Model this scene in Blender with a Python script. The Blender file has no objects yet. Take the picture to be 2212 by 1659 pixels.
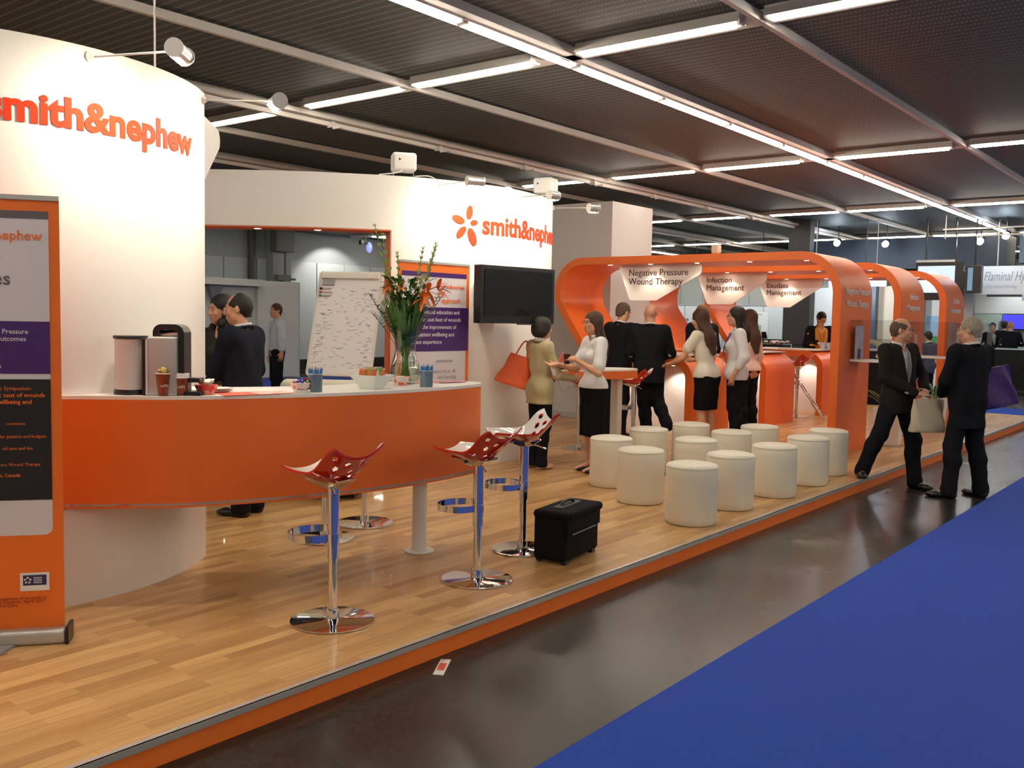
import bpy, math, random
import numpy as np
from mathutils import Vector, Matrix, Euler
PI=math.pi; R=math.radians
random.seed(7); rng=np.random.RandomState(5)
scene=bpy.context.scene
col=scene.collection

# ---------------------------------------------------------------- materials
MATS={}
def mat(name,c,rough=.5,metal=0.,emit=None,es=0.,trans=0.,ior=1.45,coat=0.,bump=0.,bscale=60.,var=0.,vscale=6.,alpha=1.,spec=.5,sheen=0.):
    if name in MATS: return MATS[name]
    m=bpy.data.materials.new(name); m.use_nodes=True
    nt=m.node_tree; b=nt.nodes['Principled BSDF']
    b.inputs['Base Color'].default_value=(*c,1); b.inputs['Roughness'].default_value=rough
    b.inputs['Metallic'].default_value=metal; b.inputs['IOR'].default_value=ior
    b.inputs['Specular IOR Level'].default_value=spec
    b.inputs['Transmission Weight'].default_value=trans
    b.inputs['Coat Weight'].default_value=coat
    b.inputs['Sheen Weight'].default_value=sheen
    b.inputs['Alpha'].default_value=alpha
    if emit: b.inputs['Emission Color'].default_value=(*emit,1); b.inputs['Emission Strength'].default_value=es
    if bump or var:
        tc=nt.nodes.new('ShaderNodeTexCoord')
        nz=nt.nodes.new('ShaderNodeTexNoise'); nz.inputs['Scale'].default_value=bscale; nz.inputs['Detail'].default_value=4
        nt.links.new(tc.outputs['Object'],nz.inputs['Vector'])
        if bump:
            bp=nt.nodes.new('ShaderNodeBump'); bp.inputs['Strength'].default_value=bump; bp.inputs['Distance'].default_value=.01
            nt.links.new(nz.outputs['Fac'],bp.inputs['Height']); nt.links.new(bp.outputs['Normal'],b.inputs['Normal'])
        if var:
            n2=nt.nodes.new('ShaderNodeTexNoise'); n2.inputs['Scale'].default_value=vscale; n2.inputs['Detail'].default_value=5
            nt.links.new(tc.outputs['Object'],n2.inputs['Vector'])
            mx=nt.nodes.new('ShaderNodeMix'); mx.data_type='RGBA'
            mx.inputs[6].default_value=(*[x*(1-var) for x in c],1); mx.inputs[7].default_value=(*[min(1,x*(1+var)) for x in c],1)
            nt.links.new(n2.outputs['Fac'],mx.inputs[0]); nt.links.new(mx.outputs[2],b.inputs['Base Color'])
    MATS[name]=m; return m

ORG=(.76,.150,.020)
white_wall=mat('matt_white_laminate',(.80,.775,.74),.45,var=.02,vscale=2)
white_gloss=mat('white_gloss_laminate',(.85,.83,.80),.22)
orange=mat('orange_laminate',ORG,.42,var=.04,vscale=3)
orange_l=mat('bright_orange_laminate',(.78,.150,.022),.38,var=.03,vscale=3)
logo_or=mat('logo_orange_foil',(.66,.046,.014),.6,spec=.12)
chrome=mat('polished_chrome',(.82,.82,.83),.06,1.)
steel=mat('brushed_steel',(.62,.61,.60),.3,1.)
alu=mat('satin_aluminium',(.50,.49,.48),.42,.6)
red_gloss=mat('glossy_red_plastic',(.62,.018,.008),.1,coat=.6)
seat_white=mat('glossy_white_plastic',(.85,.84,.82),.12,coat=.4)
leather=mat('cream_leatherette',(.74,.70,.58),.42,bump=.12,bscale=90,var=.03)
black_fab=mat('black_nylon_fabric',(.009,.009,.010),.85,spec=.12,bump=.4,bscale=250)
black_pl=mat('black_plastic',(.012,.012,.013),.3)
black_gl=mat('black_glass_screen',(.010,.011,.014),.12)
grey_pl=mat('grey_plastic',(.30,.30,.31),.45)
def thin_glass(name,tint,refl_):
    m=bpy.data.materials.new(name); m.use_nodes=True; N=m.node_tree.nodes; L=m.node_tree.links
    N.remove(N['Principled BSDF']); out=N['Material Output']
    tr=N.new('ShaderNodeBsdfTransparent'); tr.inputs['Color'].default_value=(*tint,1)
    gl=N.new('ShaderNodeBsdfGlossy'); gl.inputs['Roughness'].default_value=.03
    lw=N.new('ShaderNodeLayerWeight'); lw.inputs['Blend'].default_value=refl_
    mx=N.new('ShaderNodeMixShader'); L.new(lw.outputs['Facing'],mx.inputs[0]); L.new(tr.outputs[0],mx.inputs[1]); L.new(gl.outputs[0],mx.inputs[2]); L.new(mx.outputs[0],out.inputs['Surface'])
    MATS[name]=m; return m
glass=thin_glass('clear_glass',(.93,.95,.95),.22); acryl=thin_glass('clear_acrylic',(.95,.95,.95),.16); water=thin_glass('water',(.86,.92,.80),.10)
def nodes(m): return m.node_tree.nodes, m.node_tree.links, m.node_tree.nodes['Principled BSDF']

def wood_mat():
    m=mat('oak_strip_laminate',(.5,.28,.11),.34,coat=.15)
    N,L,b=nodes(m)
    tc=N.new('ShaderNodeTexCoord')
    br=N.new('ShaderNodeTexBrick'); br.offset=.37; br.offset_frequency=2; br.squash=1
    br.inputs['Scale'].default_value=1; br.inputs['Brick Width'].default_value=.62; br.inputs['Row Height'].default_value=.066
    br.inputs['Mortar Size'].default_value=.0006; br.inputs['Mortar Smooth'].default_value=.3; br.inputs['Bias'].default_value=-.05
    br.inputs['Color1'].default_value=(.67,.42,.185,1); br.inputs['Color2'].default_value=(.38,.195,.070,1); br.inputs['Mortar'].default_value=(.30,.15,.06,1)
    L.new(tc.outputs['Object'],br.inputs['Vector'])
    mp=N.new('ShaderNodeMapping'); mp.inputs['Scale'].default_value=(2.2,42,1)
    L.new(tc.outputs['Object'],mp.inputs['Vector'])
    nz=N.new('ShaderNodeTexNoise'); nz.inputs['Scale'].default_value=1.6; nz.inputs['Detail'].default_value=6; nz.inputs['Distortion'].default_value=.4
    L.new(mp.outputs['Vector'],nz.inputs['Vector'])
    rp=N.new('ShaderNodeValToRGB'); rp.color_ramp.elements[0].position=.3; rp.color_ramp.elements[0].color=(.74,.70,.64,1)
    rp.color_ramp.elements[1].position=.7; rp.color_ramp.elements[1].color=(1.1,1.06,1.0,1)
    L.new(nz.outputs['Fac'],rp.inputs['Fac'])
    mx=N.new('ShaderNodeMix'); mx.data_type='RGBA'; mx.blend_type='MULTIPLY'; mx.inputs[0].default_value=.8
    L.new(br.outputs['Color'],mx.inputs[6]); L.new(rp.outputs['Color'],mx.inputs[7]); L.new(mx.outputs[2],b.inputs['Base Color'])
    return m
wood=wood_mat()
def hall_floor_mat():
    m=mat('dark_polished_terrazzo',(.03,.027,.024),.22,spec=.34)
    N,L,b=nodes(m); tc=N.new('ShaderNodeTexCoord')
    nz=N.new('ShaderNodeTexNoise'); nz.inputs['Scale'].default_value=38; nz.inputs['Detail'].default_value=8
    n2=N.new('ShaderNodeTexNoise'); n2.inputs['Scale'].default_value=1.6; n2.inputs['Detail'].default_value=6
    for n in (nz,n2): L.new(tc.outputs['Object'],n.inputs['Vector'])
    rp=N.new('ShaderNodeValToRGB'); rp.color_ramp.elements[0].position=.35; rp.color_ramp.elements[0].color=(.011,.010,.0095,1)
    rp.color_ramp.elements[1].position=.75; rp.color_ramp.elements[1].color=(.040,.035,.031,1)
    L.new(nz.outputs['Fac'],rp.inputs['Fac']); L.new(rp.outputs['Color'],b.inputs['Base Color'])
    mr=N.new('ShaderNodeMapRange'); mr.inputs['To Min'].default_value=.16; mr.inputs['To Max'].default_value=.34
    L.new(n2.outputs['Fac'],mr.inputs['Value']); L.new(mr.outputs['Result'],b.inputs['Roughness'])
    return m
hall_floor=hall_floor_mat()
carpet=mat('royal_blue_carpet',(.010,.058,.42),.95,bump=.5,bscale=400,var=.12,vscale=60,spec=.1,sheen=.1)
def ceil_mat():
    m=mat('dark_slatted_metal_ceiling',(.07,.06,.052),.6,spec=.3)
    N,L,b=nodes(m); tc=N.new('ShaderNodeTexCoord'); sp=N.new('ShaderNodeSeparateXYZ')
    L.new(tc.outputs['Object'],sp.inputs['Vector'])
    mu=N.new('ShaderNodeMath'); mu.operation='MULTIPLY'; mu.inputs[1].default_value=2*PI/.102; L.new(sp.outputs['X'],mu.inputs[0])
    si=N.new('ShaderNodeMath'); si.operation='SINE'; L.new(mu.outputs[0],si.inputs[0])
    m2=N.new('ShaderNodeMath'); m2.operation='MULTIPLY'; m2.inputs[1].default_value=2*PI/.034; L.new(sp.outputs['Y'],m2.inputs[0])
    s2=N.new('ShaderNodeMath'); s2.operation='SINE'; L.new(m2.outputs[0],s2.inputs[0])
    ad=N.new('ShaderNodeMath'); ad.operation='MULTIPLY_ADD'; ad.inputs[1].default_value=.35; L.new(s2.outputs[0],ad.inputs[0]); L.new(si.outputs[0],ad.inputs[2])
    rp=N.new('ShaderNodeValToRGB'); rp.color_ramp.elements[0].position=.70; rp.color_ramp.elements[0].color=(.074,.080,.080,1)
    rp.color_ramp.elements[1].position=.98; rp.color_ramp.elements[1].color=(.23,.245,.245,1)
    L.new(ad.outputs[0],rp.inputs['Fac']); L.new(rp.outputs['Color'],b.inputs['Base Color'])
    return m
ceiling_m=ceil_mat()
rail_m=mat('grey_painted_rail',(.66,.62,.58),.5)
panel_grey=mat('blue_grey_wall_panel',(.50,.55,.58),.5,var=.06,vscale=.7)
dark_blue=mat('dark_blue_fascia_paint',(.018,.030,.050),.5)

# ---------------------------------------------------------------- mesh builder
class M:
    def __init__(s): s.v=[]; s.f=[]
    def add(s,v,f):
        o=len(s.v); s.v+=[tuple(float(c) for c in p) for p in v]; s.f+=[[i+o for i in q] for q in f]; return s
    def box(s,c,d,rz=0,rx=0,ry=0):
        x,y,z=[k/2 for k in d]; Q=Euler((rx,ry,rz)).to_matrix(); c=Vector(c)
        v=[c+Q@Vector((a*x,b*y,e*z)) for a in(-1,1) for b in(-1,1) for e in(-1,1)]
        return s.add(v,[(0,1,3,2),(4,6,7,5),(0,4,5,1),(2,3,7,6),(0,2,6,4),(1,5,7,3)])
    def rbox(s,c,d,r=.02,rz=0,rx=0,ry=0,seg=3):
        bm_v=[]; x,y,z=[k/2 for k in d]; r=min(r,x*.99,y*.99,z*.99); Q=Euler((rx,ry,rz)).to_matrix(); c=Vector(c)
        # rounded box: spherified subdivided cube
        n=seg*2+2; vs={}; F=[]
        def pt(i,j,k):
            key=(i,j,k)
            if key in vs: return vs[key]
            def ax(t,h):
                # t 0..n-1 -> inner coord and direction
                m=n//2
                if t<m: return -(h-r), (m-1-t)/(m-1) if m>1 else 0., -1
                return (h-r),(t-m)/(m-1) if m>1 else 0.,1
            a=[ax(i,x),ax(j,y),ax(k,z)]
            dv=Vector([q[2]*math.tan(q[1]*PI/4) for q in a])
            base=Vector([q[0] for q in a])
            if dv.length>0: dv=dv.normalized()*r if max(q[1] for q in a)>=.999 else dv
            p=c+Q@(base+dv); vs[key]=len(bm_v); bm_v.append(p); return vs[key]
        for ax_ in range(3):
            for side in (0,n-1):
                for u in range(n-1):
                    for w in range(n-1):
                        q=[]
                        for (du,dw) in ((0,0),(1,0),(1,1),(0,1)):
                            idx=[0,0,0]; idx[ax_]=side; idx[(ax_+1)%3]=u+du; idx[(ax_+2)%3]=w+dw; q.append(pt(*idx))
                        F.append(q if side else q[::-1])
        return s.add(bm_v,F)
    def cyl(s,a,b,ra,rb=None,n=24,cap=True):
        rb=ra if rb is None else rb; a=Vector(a);b=Vector(b);d=(b-a).normalized()
        u=d.orthogonal().normalized(); w=d.cross(u); v=[];f=[]
        for p,r in((a,ra),(b,rb)):
            for i in range(n):
                t=2*PI*i/n; v.append(p+r*(math.cos(t)*u+math.sin(t)*w))
        for i in range(n): j=(i+1)%n; f.append((i,j,n+j,n+i))
        if cap: f+=[tuple(range(n))[::-1],tuple(range(n,2*n))]
        return s.add(v,f)
    def lathe(s,c,prof,n=32,ax=None):
        v=[];f=[];c=Vector(c)
        for r,z in prof:
            for i in range(n):
                t=2*PI*i/n; v.append(c+Vector((r*math.cos(t),r*math.sin(t),z)))
        for k in range(len(prof)-1):
            for i in range(n): j=(i+1)%n; f.append((k*n+i,k*n+j,(k+1)*n+j,(k+1)*n+i))
        return s.add(v,f)
    def ell(s,c,r,n=16,m=10,Q=None):
        v=[];f=[];c=Vector(c)
        for k in range(m+1):
            ph=PI*k/m-PI/2
            for i in range(n):
                t=2*PI*i/n; p=Vector((r[0]*math.cos(ph)*math.cos(t),r[1]*math.cos(ph)*math.sin(t),r[2]*math.sin(ph)))
                v.append(c+(Q@p if Q else p))
        for k in range(m):
            for i in range(n): j=(i+1)%n; f.append((k*n+i,k*n+j,(k+1)*n+j,(k+1)*n+i))
        return s.add(v,f)
    def prism(s,poly,z0,z1,tf=None):
        n=len(poly); tf=tf or (lambda x,y,z:(x,y,z))
        v=[tf(x,y,z0) for x,y in poly]+[tf(x,y,z1) for x,y in poly]
        f=[(i,(i+1)%n,n+(i+1)%n,n+i) for i in range(n)]+[tuple(range(n))[::-1],tuple(range(n,2*n))]
        return s.add(v,f)
    def tube(s,pts,r,n=8,rs=None,closed=False):
        P=[Vector(p) for p in pts]; v=[];f=[];u=None; m=len(P)
        for k,p in enumerate(P):
            if closed: d=P[(k+1)%m]-P[k-1]
            else: d=(P[min(k+1,m-1)]-P[max(k-1,0)])
            d.normalize()
            if u is None: u=d.orthogonal().normalized()
            u=(u-d*u.dot(d)).normalized(); w=d.cross(u); rr=rs[k] if rs else r
            for i in range(n):
                t=2*PI*i/n; v.append(p+rr*(math.cos(t)*u+math.sin(t)*w))
        for k in range(m if closed else m-1):
            for i in range(n): j=(i+1)%n; k2=(k+1)%m; f.append((k*n+i,k*n+j,k2*n+j,k2*n+i))
        if not closed: f+=[tuple(range(n))[::-1],tuple((m-1)*n+i for i in range(n))]
        return s.add(v,f)
    def band(s,path,zs,th,closed=False):
        """wall along plan path (x,y) from z0 to z1, thickness th to the left"""
        P=[Vector((x,y)) for x,y in path]; m=len(P); Nn=[]
        for k in range(m):
            d=(P[(k+1)%m]-P[k-1]) if closed else (P[min(k+1,m-1)]-P[max(k-1,0)])
            d.normalize(); Nn.append(Vector((-d.y,d.x)))
        z0,z1=zs; v=[];f=[]
        for k in range(m):
            q=P[k]+Nn[k]*th
            v+=[(P[k].x,P[k].y,z0),(P[k].x,P[k].y,z1),(q.x,q.y,z1),(q.x,q.y,z0)]
        for k in range(m if closed else m-1):
            a=4*k;b=4*((k+1)%m)
            for i in range(4): j=(i+1)%4; f.append((a+i,a+j,b+j,b+i))
        if not closed: f+=[(3,2,1,0),(4*m-4,4*m-3,4*m-2,4*m-1)]
        return s.add(v,f)
    def build(s,name,m,parent=None,smooth=False,bevel=0,world=False,angle=40,label=None):
        me=bpy.data.meshes.new(name)
        v=s.v
        if world and parent is not None:
            inv=wmat(parent).inverted(); v=[tuple(inv@Vector(p)) for p in v]
        me.from_pydata(v,[],s.f); me.update()
        import bmesh
        bm=bmesh.new(); bm.from_mesh(me); bmesh.ops.recalc_face_normals(bm,faces=bm.faces); bm.to_mesh(me); bm.free()
        me.materials.append(m)
        if smooth:
            me.polygons.foreach_set('use_smooth',[True]*len(me.polygons))
            try: me.set_sharp_from_angle(angle=R(angle))
            except Exception: pass
        o=bpy.data.objects.new(name,me); col.objects.link(o)
        if parent is not None: o.parent=parent
        if bevel:
            b=o.modifiers.new('bevel','BEVEL'); b.width=bevel; b.segments=3; b.limit_method='ANGLE'; b.angle_limit=R(40)
        if label: o['label']=label
        return o
def wmat(o):
    return Matrix.Translation(o.location)@o.rotation_euler.to_matrix().to_4x4()
def thing(name,label,cat,loc=(0,0,0),rz=0,group=None,rx=0,ry=0):
    o=bpy.data.objects.new(name,None); col.objects.link(o); o.empty_display_size=.1
    o.location=loc; o.rotation_euler=(rx,ry,rz); o['label']=label; o['category']=cat
    if group: o['group']=group
    return o
def tag(o,label,cat,group=None,kind=None):
    o['label']=label; o['category']=cat
    if group: o['group']=group
    if kind: o['kind']=kind
    return o
def struct(o,label=None):
    o['kind']='structure'
    if label: o['label']=label
    return o
def dup(o,loc=None,rz=None,label=None,group=None,parent=None):
    c=o.copy(); col.objects.link(c)
    if parent is not None: c.parent=parent
    for ch in list(o.children): dup(ch,parent=c)
    if loc is not None: c.location=loc
    if rz is not None: c.rotation_euler.z=rz
    if label: c['label']=label
    if group: c['group']=group
    return c
def setlight(name,kind,loc,target,power,color,size=.05,angle=60,blend=.5,parent=None):
    l=bpy.data.lights.new(name,kind); l.energy=power; l.color=color
    if kind=='SPOT': l.spot_size=R(angle); l.spot_blend=blend; l.shadow_soft_size=size
    elif kind=='AREA': l.size=size
    else: l.shadow_soft_size=size
    o=bpy.data.objects.new(name,l); col.objects.link(o); o.location=loc
    d=Vector(target)-Vector(loc); o.rotation_euler=d.to_track_quat('-Z','Y').to_euler()
    return o
_textcache={}
def text_geo(s,size=1.,bold=0.,depth=.004,align='LEFT',shear=0.,spacing=1.,line=1.,res=3):
    cu=bpy.data.curves.new('t','FONT'); cu.body=s; cu.size=size; cu.offset=bold*size; cu.extrude=depth/2; cu.align_x=align
    cu.shear=shear; cu.space_character=spacing; cu.space_line=line; cu.resolution_u=res
    o=bpy.data.objects.new('t',cu); col.objects.link(o)
    bpy.context.view_layer.update()
    me=bpy.data.meshes.new_from_object(o.evaluated_get(bpy.context.evaluated_depsgraph_get()))
    v=[tuple(p.co) for p in me.vertices]; f=[tuple(p.vertices) for p in me.polygons]
    bpy.data.objects.remove(o); bpy.data.curves.remove(cu); bpy.data.meshes.remove(me)
    return v,f
def text_on(m,s,origin,right,up,size,**k):
    """add text into builder m on a plane"""
    v,f=text_geo(s,size,**k); o=Vector(origin); r=Vector(right).normalized(); u=Vector(up).normalized(); n=r.cross(u)
    m.add([o+r*p[0]+u*p[1]+n*p[2] for p in v],f); return m
def arcpath(pts,rad,seg=8):
    """polyline with filleted corners (2D)"""
    P=[Vector(p) for p in pts]; out=[P[0]]
    for i in range(1,len(P)-1):
        a=(P[i-1]-P[i]).normalized(); b=(P[i+1]-P[i]).normalized(); r=rad[i-1]
        ang=a.angle(b); t=r/math.tan(ang/2); p0=P[i]+a*t; p1=P[i]+b*t
        c=P[i]+(a+b).normalized()*(r/math.sin(ang/2))
        v0=p0-c; v1=p1-c; th=v0.angle_signed(v1)
        for k in range(seg+1):
            q=v0.copy(); q.rotate(Matrix.Rotation(-th*k/seg,2)) if False else None
            cs,sn=math.cos(th*k/seg*-1),math.sin(th*k/seg*-1)
            out.append(c+Vector((v0.x*cs-v0.y*sn,v0.x*sn+v0.y*cs)))
    out.append(P[-1]); return [(p.x,p.y) for p in out]
def spline(pts,n=8):
    P=[Vector(p) for p in pts]; out=[]
    for i in range(len(P)-1):
        p0=P[max(i-1,0)];p1=P[i];p2=P[i+1];p3=P[min(i+2,len(P)-1)]
        for k in range(n):
            t=k/n; out.append(.5*((2*p1)+(-p0+p2)*t+(2*p0-5*p1+4*p2-p3)*t*t+(-p0+3*p1-3*p2+p3)*t**3))
    out.append(P[-1]); return [tuple(p) for p in out]
UP=(0,0,1)

# ---------------------------------------------------------------- camera
yaw,pit,rol,F=.672312,-.0701649,.0193586,2040.84
fw=Vector((math.cos(pit)*math.cos(yaw),math.cos(pit)*math.sin(yaw),math.sin(pit)))
rt=fw.cross(Vector((0,0,1))).normalized(); up=rt.cross(fw)
r2=math.cos(rol)*rt+math.sin(rol)*up; u2=-math.sin(rol)*rt+math.cos(rol)*up
cam=bpy.data.cameras.new('camera'); co=bpy.data.objects.new('camera',cam); col.objects.link(co)
mm=Matrix(((r2.x,u2.x,-fw.x),(r2.y,u2.y,-fw.y),(r2.z,u2.z,-fw.z))).to_4x4()
co.matrix_world=Matrix.Translation((0,0,1.56))@mm
cam.sensor_width=36; cam.lens=36*F/2212; cam.clip_start=.05; cam.clip_end=200
scene.camera=co

FZ=-.11; CZ=3.9
# ---------------------------------------------------------------- hall shell
struct(M().box((15,7,FZ-.1),(70,42,.2)).build('floor',hall_floor))
struct(M().box((15,7,CZ+.1),(70,42,.2)).build('ceiling',ceiling_m))
struct(M().box((15,22.1,1.95),(70,.2,4.3)).build('wall_left',mat('dim_grey_wall',(.36,.40,.42),.6)))
struct(M().box((15,-10.1,1.95),(70,.2,4.3)).build('wall_right',mat('pale_hall_wall',(.62,.60,.58),.6)))
struct(M().box((36.5,7,1.95),(.2,42,4.3)).build('wall_back',mat('far_grey_wall',(.46,.50,.52),.6)))
struct(M().box((-10,7,1.95),(.2,42,4.3)).build('wall_front',MATS['pale_hall_wall']))
c=M().box((12,-.076,FZ+.006),(60,4.2,.012)).build('blue_carpet_aisle',carpet); struct(c,'royal blue carpet strip along the aisle'); c.name='trim_1'
c=M().box((20.2,6,FZ+.006),(2.6,7.9,.012)).build('trim_2',carpet); struct(c,'royal blue carpet beyond the far end of the platform')
c=M().box((8,18.6,FZ+.006),(26,2.2,.012)).build('trim_3',carpet); struct(c,'royal blue carpet aisle behind the stand')
# wall panels on the far left wall
g=M()
for i in range(34):
    x=-4+i*1.06
    g.box((x+.52,21.97,1.5),(1.03,.05,3.1))
struct(g.build('trim_4',panel_grey,bevel=.01),'blue-grey panelled cladding of the far left wall')
struct(M().box((13,21.93,.08),(36,.05,.3)).build('baseboard_left',mat('black_skirting',(.01,.01,.01),.6)))

# ceiling rails and crossing beams (long painted profiles that carry the lights)
ry=[3.11,6.8,10.35,13.9,-.5,-4.0]
for i,y in enumerate(ry):
    struct(M().box((14,y,CZ-.06),(44,.045,.07)).build('trim_%d'%(10+i),rail_m),'slim grey ceiling rail')
for i,y in enumerate([8.6,12.05]):
    m=M().box((13,y+.10,CZ-.05),(40,.07,.09)).box((13,y-.06,CZ-.10),(40,.12,.05)).box((13,y-.02,CZ-.16),(40,.05,.05))
    struct(m.build('trim_%d'%(20+i),rail_m),'broad double ceiling rail with hanging brackets')
AX=[-5.5,.67,6.8,12.98,19.13,25.3,31.4]
for i,x in enumerate(AX):
    struct(M().box((x+.09,6,CZ-.035),(.16,31,.07)).build('trim_%d'%(30+i),rail_m),'grey cross beam on the ceiling')
for i,y in enumerate([5.0,16.0,-6.0]):
    struct(M().box((11,y-.10,CZ-.035),(34,.18,.07)).build('trim_%d'%(40+i),rail_m),'grey long beam beside the main light row')
# brackets of the double rail
pb=thing('rail_bracket','small grey hanging bracket on the double ceiling rail, nearest the camera','bracket',(7.3,8.54,CZ-.2),0,'brackets under the double rail')
M().box((0,0,.03),(.03,.10,.06)).box((0,-.05,-.005),(.03,.02,.03)).box((.0,-.12,-.02),(.03,.16,.012)).build('hook',rail_m,pb)
for i,x in enumerate([9.1,10.9,12.7,14.6,16.6,18.6]):
    dup(pb,(x,8.54,CZ-.2),label='small grey hanging bracket under the double ceiling rail, %s from the camera'%['second','third','fourth','fifth','sixth','seventh'][i])

# light fittings
tube_m=mat('lit_fluorescent_tube',(1,1,1),.3,emit=(1.0,.90,.75),es=27)
refl=mat('white_reflector',(.85,.83,.78),.35)
def make_fit(L=1.5):
    t=thing('tube_light','','ceiling light',(0,0,CZ-.06))
    h=L/2
    sec=[(-.078,-.02),(-.072,-.02),(-.040,.025),(.040,.025),(.072,-.02),(.078,-.02),(.055,.060),(-.055,.060)]
    M().prism(sec,-h,h,lambda a,b,z:(z,a,b)).build('housing',refl,t)
    for s in(-1,1): M().box((s*(h-.012),0,.0),(.024,.10,.065)).build('end_cap',rail_m,t)
    m=M().cyl((-h+.05,0,-.020),(h-.05,0,-.020),.030,n=14); m.build('tube',tube_m,t)
    return t
fit=make_fit(1.5); used=False
ordn=['first','second','third','fourth','fifth','sixth','seventh','eighth','ninth','tenth','eleventh','twelfth','thirteenth','fourteenth','fifteenth','sixteenth','seventeenth','eighteenth','nineteenth','twentieth']
def put_fit(x,y,rz,label,group):
    global used
    if not used:
        used=True; fit.location=(x,y,CZ-.06); fit.rotation_euler.z=rz; fit['label']=label; fit['group']=group
    else: dup(fit,(x,y,CZ-.06),rz,label,group)
for i in range(19):
    x=-2.87+i*1.532
    nm=ordn[i-4]+' lit' if i>=4 else ['fourth','third','second','nearest'][i]
    if i<4: lb='ceiling tube of the long row, above the photo, %s'%nm
    else: lb='ceiling tube in the brightest long row, %s from the top edge'%ordn[i-4]
    put_fit(x,5.0,0,lb,'tube lights of the long row over the platform')
for i in range(15): put_fit(-2.87+i*1.532,-6.0,0,'ceiling tube of the long row right of the aisle, %s one'%ordn[i],'tube lights right of the aisle')
for i in range(2): put_fit(26.9+i*1.55,16,0,'short distant lengthwise tube light above the arch, %s of two'%['nearer','farther'][i],'distant lengthwise tube lights')

ys=[-8.0,-6.2,-4.5,-2.8,-1.1,.6,2.3,4.0,5.97,7.6,9.42,11.15,12.95,14.75,17.6,19.4]
rown=['cross row behind the camera','cross row overhead','first cross row','second cross row','third cross row','fourth cross row','fifth cross row']
for i,x in enumerate(AX):
    for j,y in enumerate(ys):
        put_fit(x,y,PI/2,'ceiling tube in the %s, %s tube counted from right to left'%(rown[i],ordn[j]),'tube lights of the %s'%rown[i])
# ---------------------------------------------------------------- stand platform
X0,X1,Y0,Y1=-3.5,18.7,3.1,10.6
pl=thing('stand_platform','long oak-laminate exhibition platform with orange side and metal edge','platform',(0,Y0,FZ))
M().box(((X0+X1)/2,(Y0+Y1)/2+.02,-.012),(X1-X0-.06,Y1-Y0-.0,.024)).build('laminate_flooring',wood,pl,world=True)
M().box(((X0+X1)/2,(Y0+Y1)/2,(FZ-.024)/2),(X1-X0-.004,Y1-Y0+.02,-.024-FZ)).build('orange_riser',mat('orange_riser_laminate',(.86,.19,.03),.45),pl,world=True)
m=M().box(((X0+X1)/2,Y0-.004,-.004),(X1-X0,.036,.014)).box(((X0+X1)/2,Y0-.0175,-.010),(X1-X0,.012,.026)).box((X1+.0,(Y0+Y1)/2,-.004),(.05,Y1-Y0,.014))
m.build('edge_trim',alu,pl,world=True)

# ---------------------------------------------------------------- curved wall A (near left)
AC=(2.485,6.215); AR=1.38; WH=2.91
def A(t,z,off=0.):
    a=R(t); r=AR+off; return Vector((AC[0]+r*math.sin(a),AC[1]-r*math.cos(a),z))
path=[tuple(A(t,0)[:2]) for t in np.linspace(-80,45,60)]
wa=thing('curved_partition','tall white convex partition at left with large orange lettering','partition',(AC[0],AC[1],0))
M().band(path,(0,WH),.10).build('panel',white_wall,wa,world=True,smooth=True,angle=30)
def bend_text(s,f,t0,t1,zb,off,depth,m,bold=.03,**k):
    """lettering wrapped on the curved partition: f(t,z,off), t0..t1 parameter range"""
    v,fc=text_geo(s,1.,bold=bold,depth=depth,res=4,**k)
    xs=[p[0] for p in v]; a,b=min(xs),max(xs); return v,fc,a,b
def put_A(s,t0,t1,zb,m,bold=.02):
    v,fc,a,b=bend_text(s,A,t0,t1,zb,0,.01,m,bold)
    sc=R(t1-t0)*AR/(b-a)
    m.add([A(t0+(p[0]-a)/(b-a)*(t1-t0),zb+p[1]*sc*.97,.004+p[2]*.3) for p in v],fc)
m=M(); put_A('smith&nephew',-19.4,34.3,2.485,m,.036)
m.build('orange_lettering',logo_or,wa,world=True)
# hanging sail sign behind wall A
sl=thing('hanging_sign','blank white triangular hanging sign behind the near curved partition','sign',(3.7,5.62,2.3))
pts=arcpath([(0,2.86),(.0,2.30),(.42,2.83),(.90,2.86),(0,2.86)][0:1]+[(0,2.86)],[]) if False else None
import itertools
def rounded(poly,rad,seg=5):
    """closed rounded polygon"""
    n=len(poly); P=[Vector(p) for p in poly]; out=[]
    for i in range(n):
        a=(P[i-1]-P[i]).normalized(); b=(P[(i+1)%n]-P[i]).normalized(); r=rad[i]
        if r<=0: out.append(P[i]); continue
        ang=a.angle(b); t=r/math.tan(ang/2); c=P[i]+(a+b).normalized()*(r/math.sin(ang/2))
        v0=P[i]+a*t-c; v1=P[i]+b*t-c; th=v0.angle_signed(v1)
        for k in range(seg+1):
            cs,sn=math.cos(-th*k/seg),math.sin(-th*k/seg); out.append(c+Vector((v0.x*cs-v0.y*sn,v0.x*sn+v0.y*cs)))
    return [(p.x,p.y) for p in out]
sail=rounded([(0,2.36),(.82,2.87),(0,2.87)],[.02,.07,.01])
du=Vector((.70,.714,0)).normalized()
M().prism(sail,-.015,.015,lambda a,b,z:tuple(Vector((3.62,5.56,0))+du*a*1.12+Vector((du.y,-du.x,0))*z+Vector((0,0,b)))).build('panel',white_wall,sl,world=True)
M().cyl((3.42,5.36,2.80),(3.70,5.64,2.80),.012,n=8).build('bracket',steel,sl,world=True)
wr=M().cyl((2.98,4.99,2.90),(2.98,4.99,CZ),.006,n=8).build('hanging_cable',rail_m); tag(wr,'thin pale cable running from the near curved partition up to the ceiling','cable')

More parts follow.
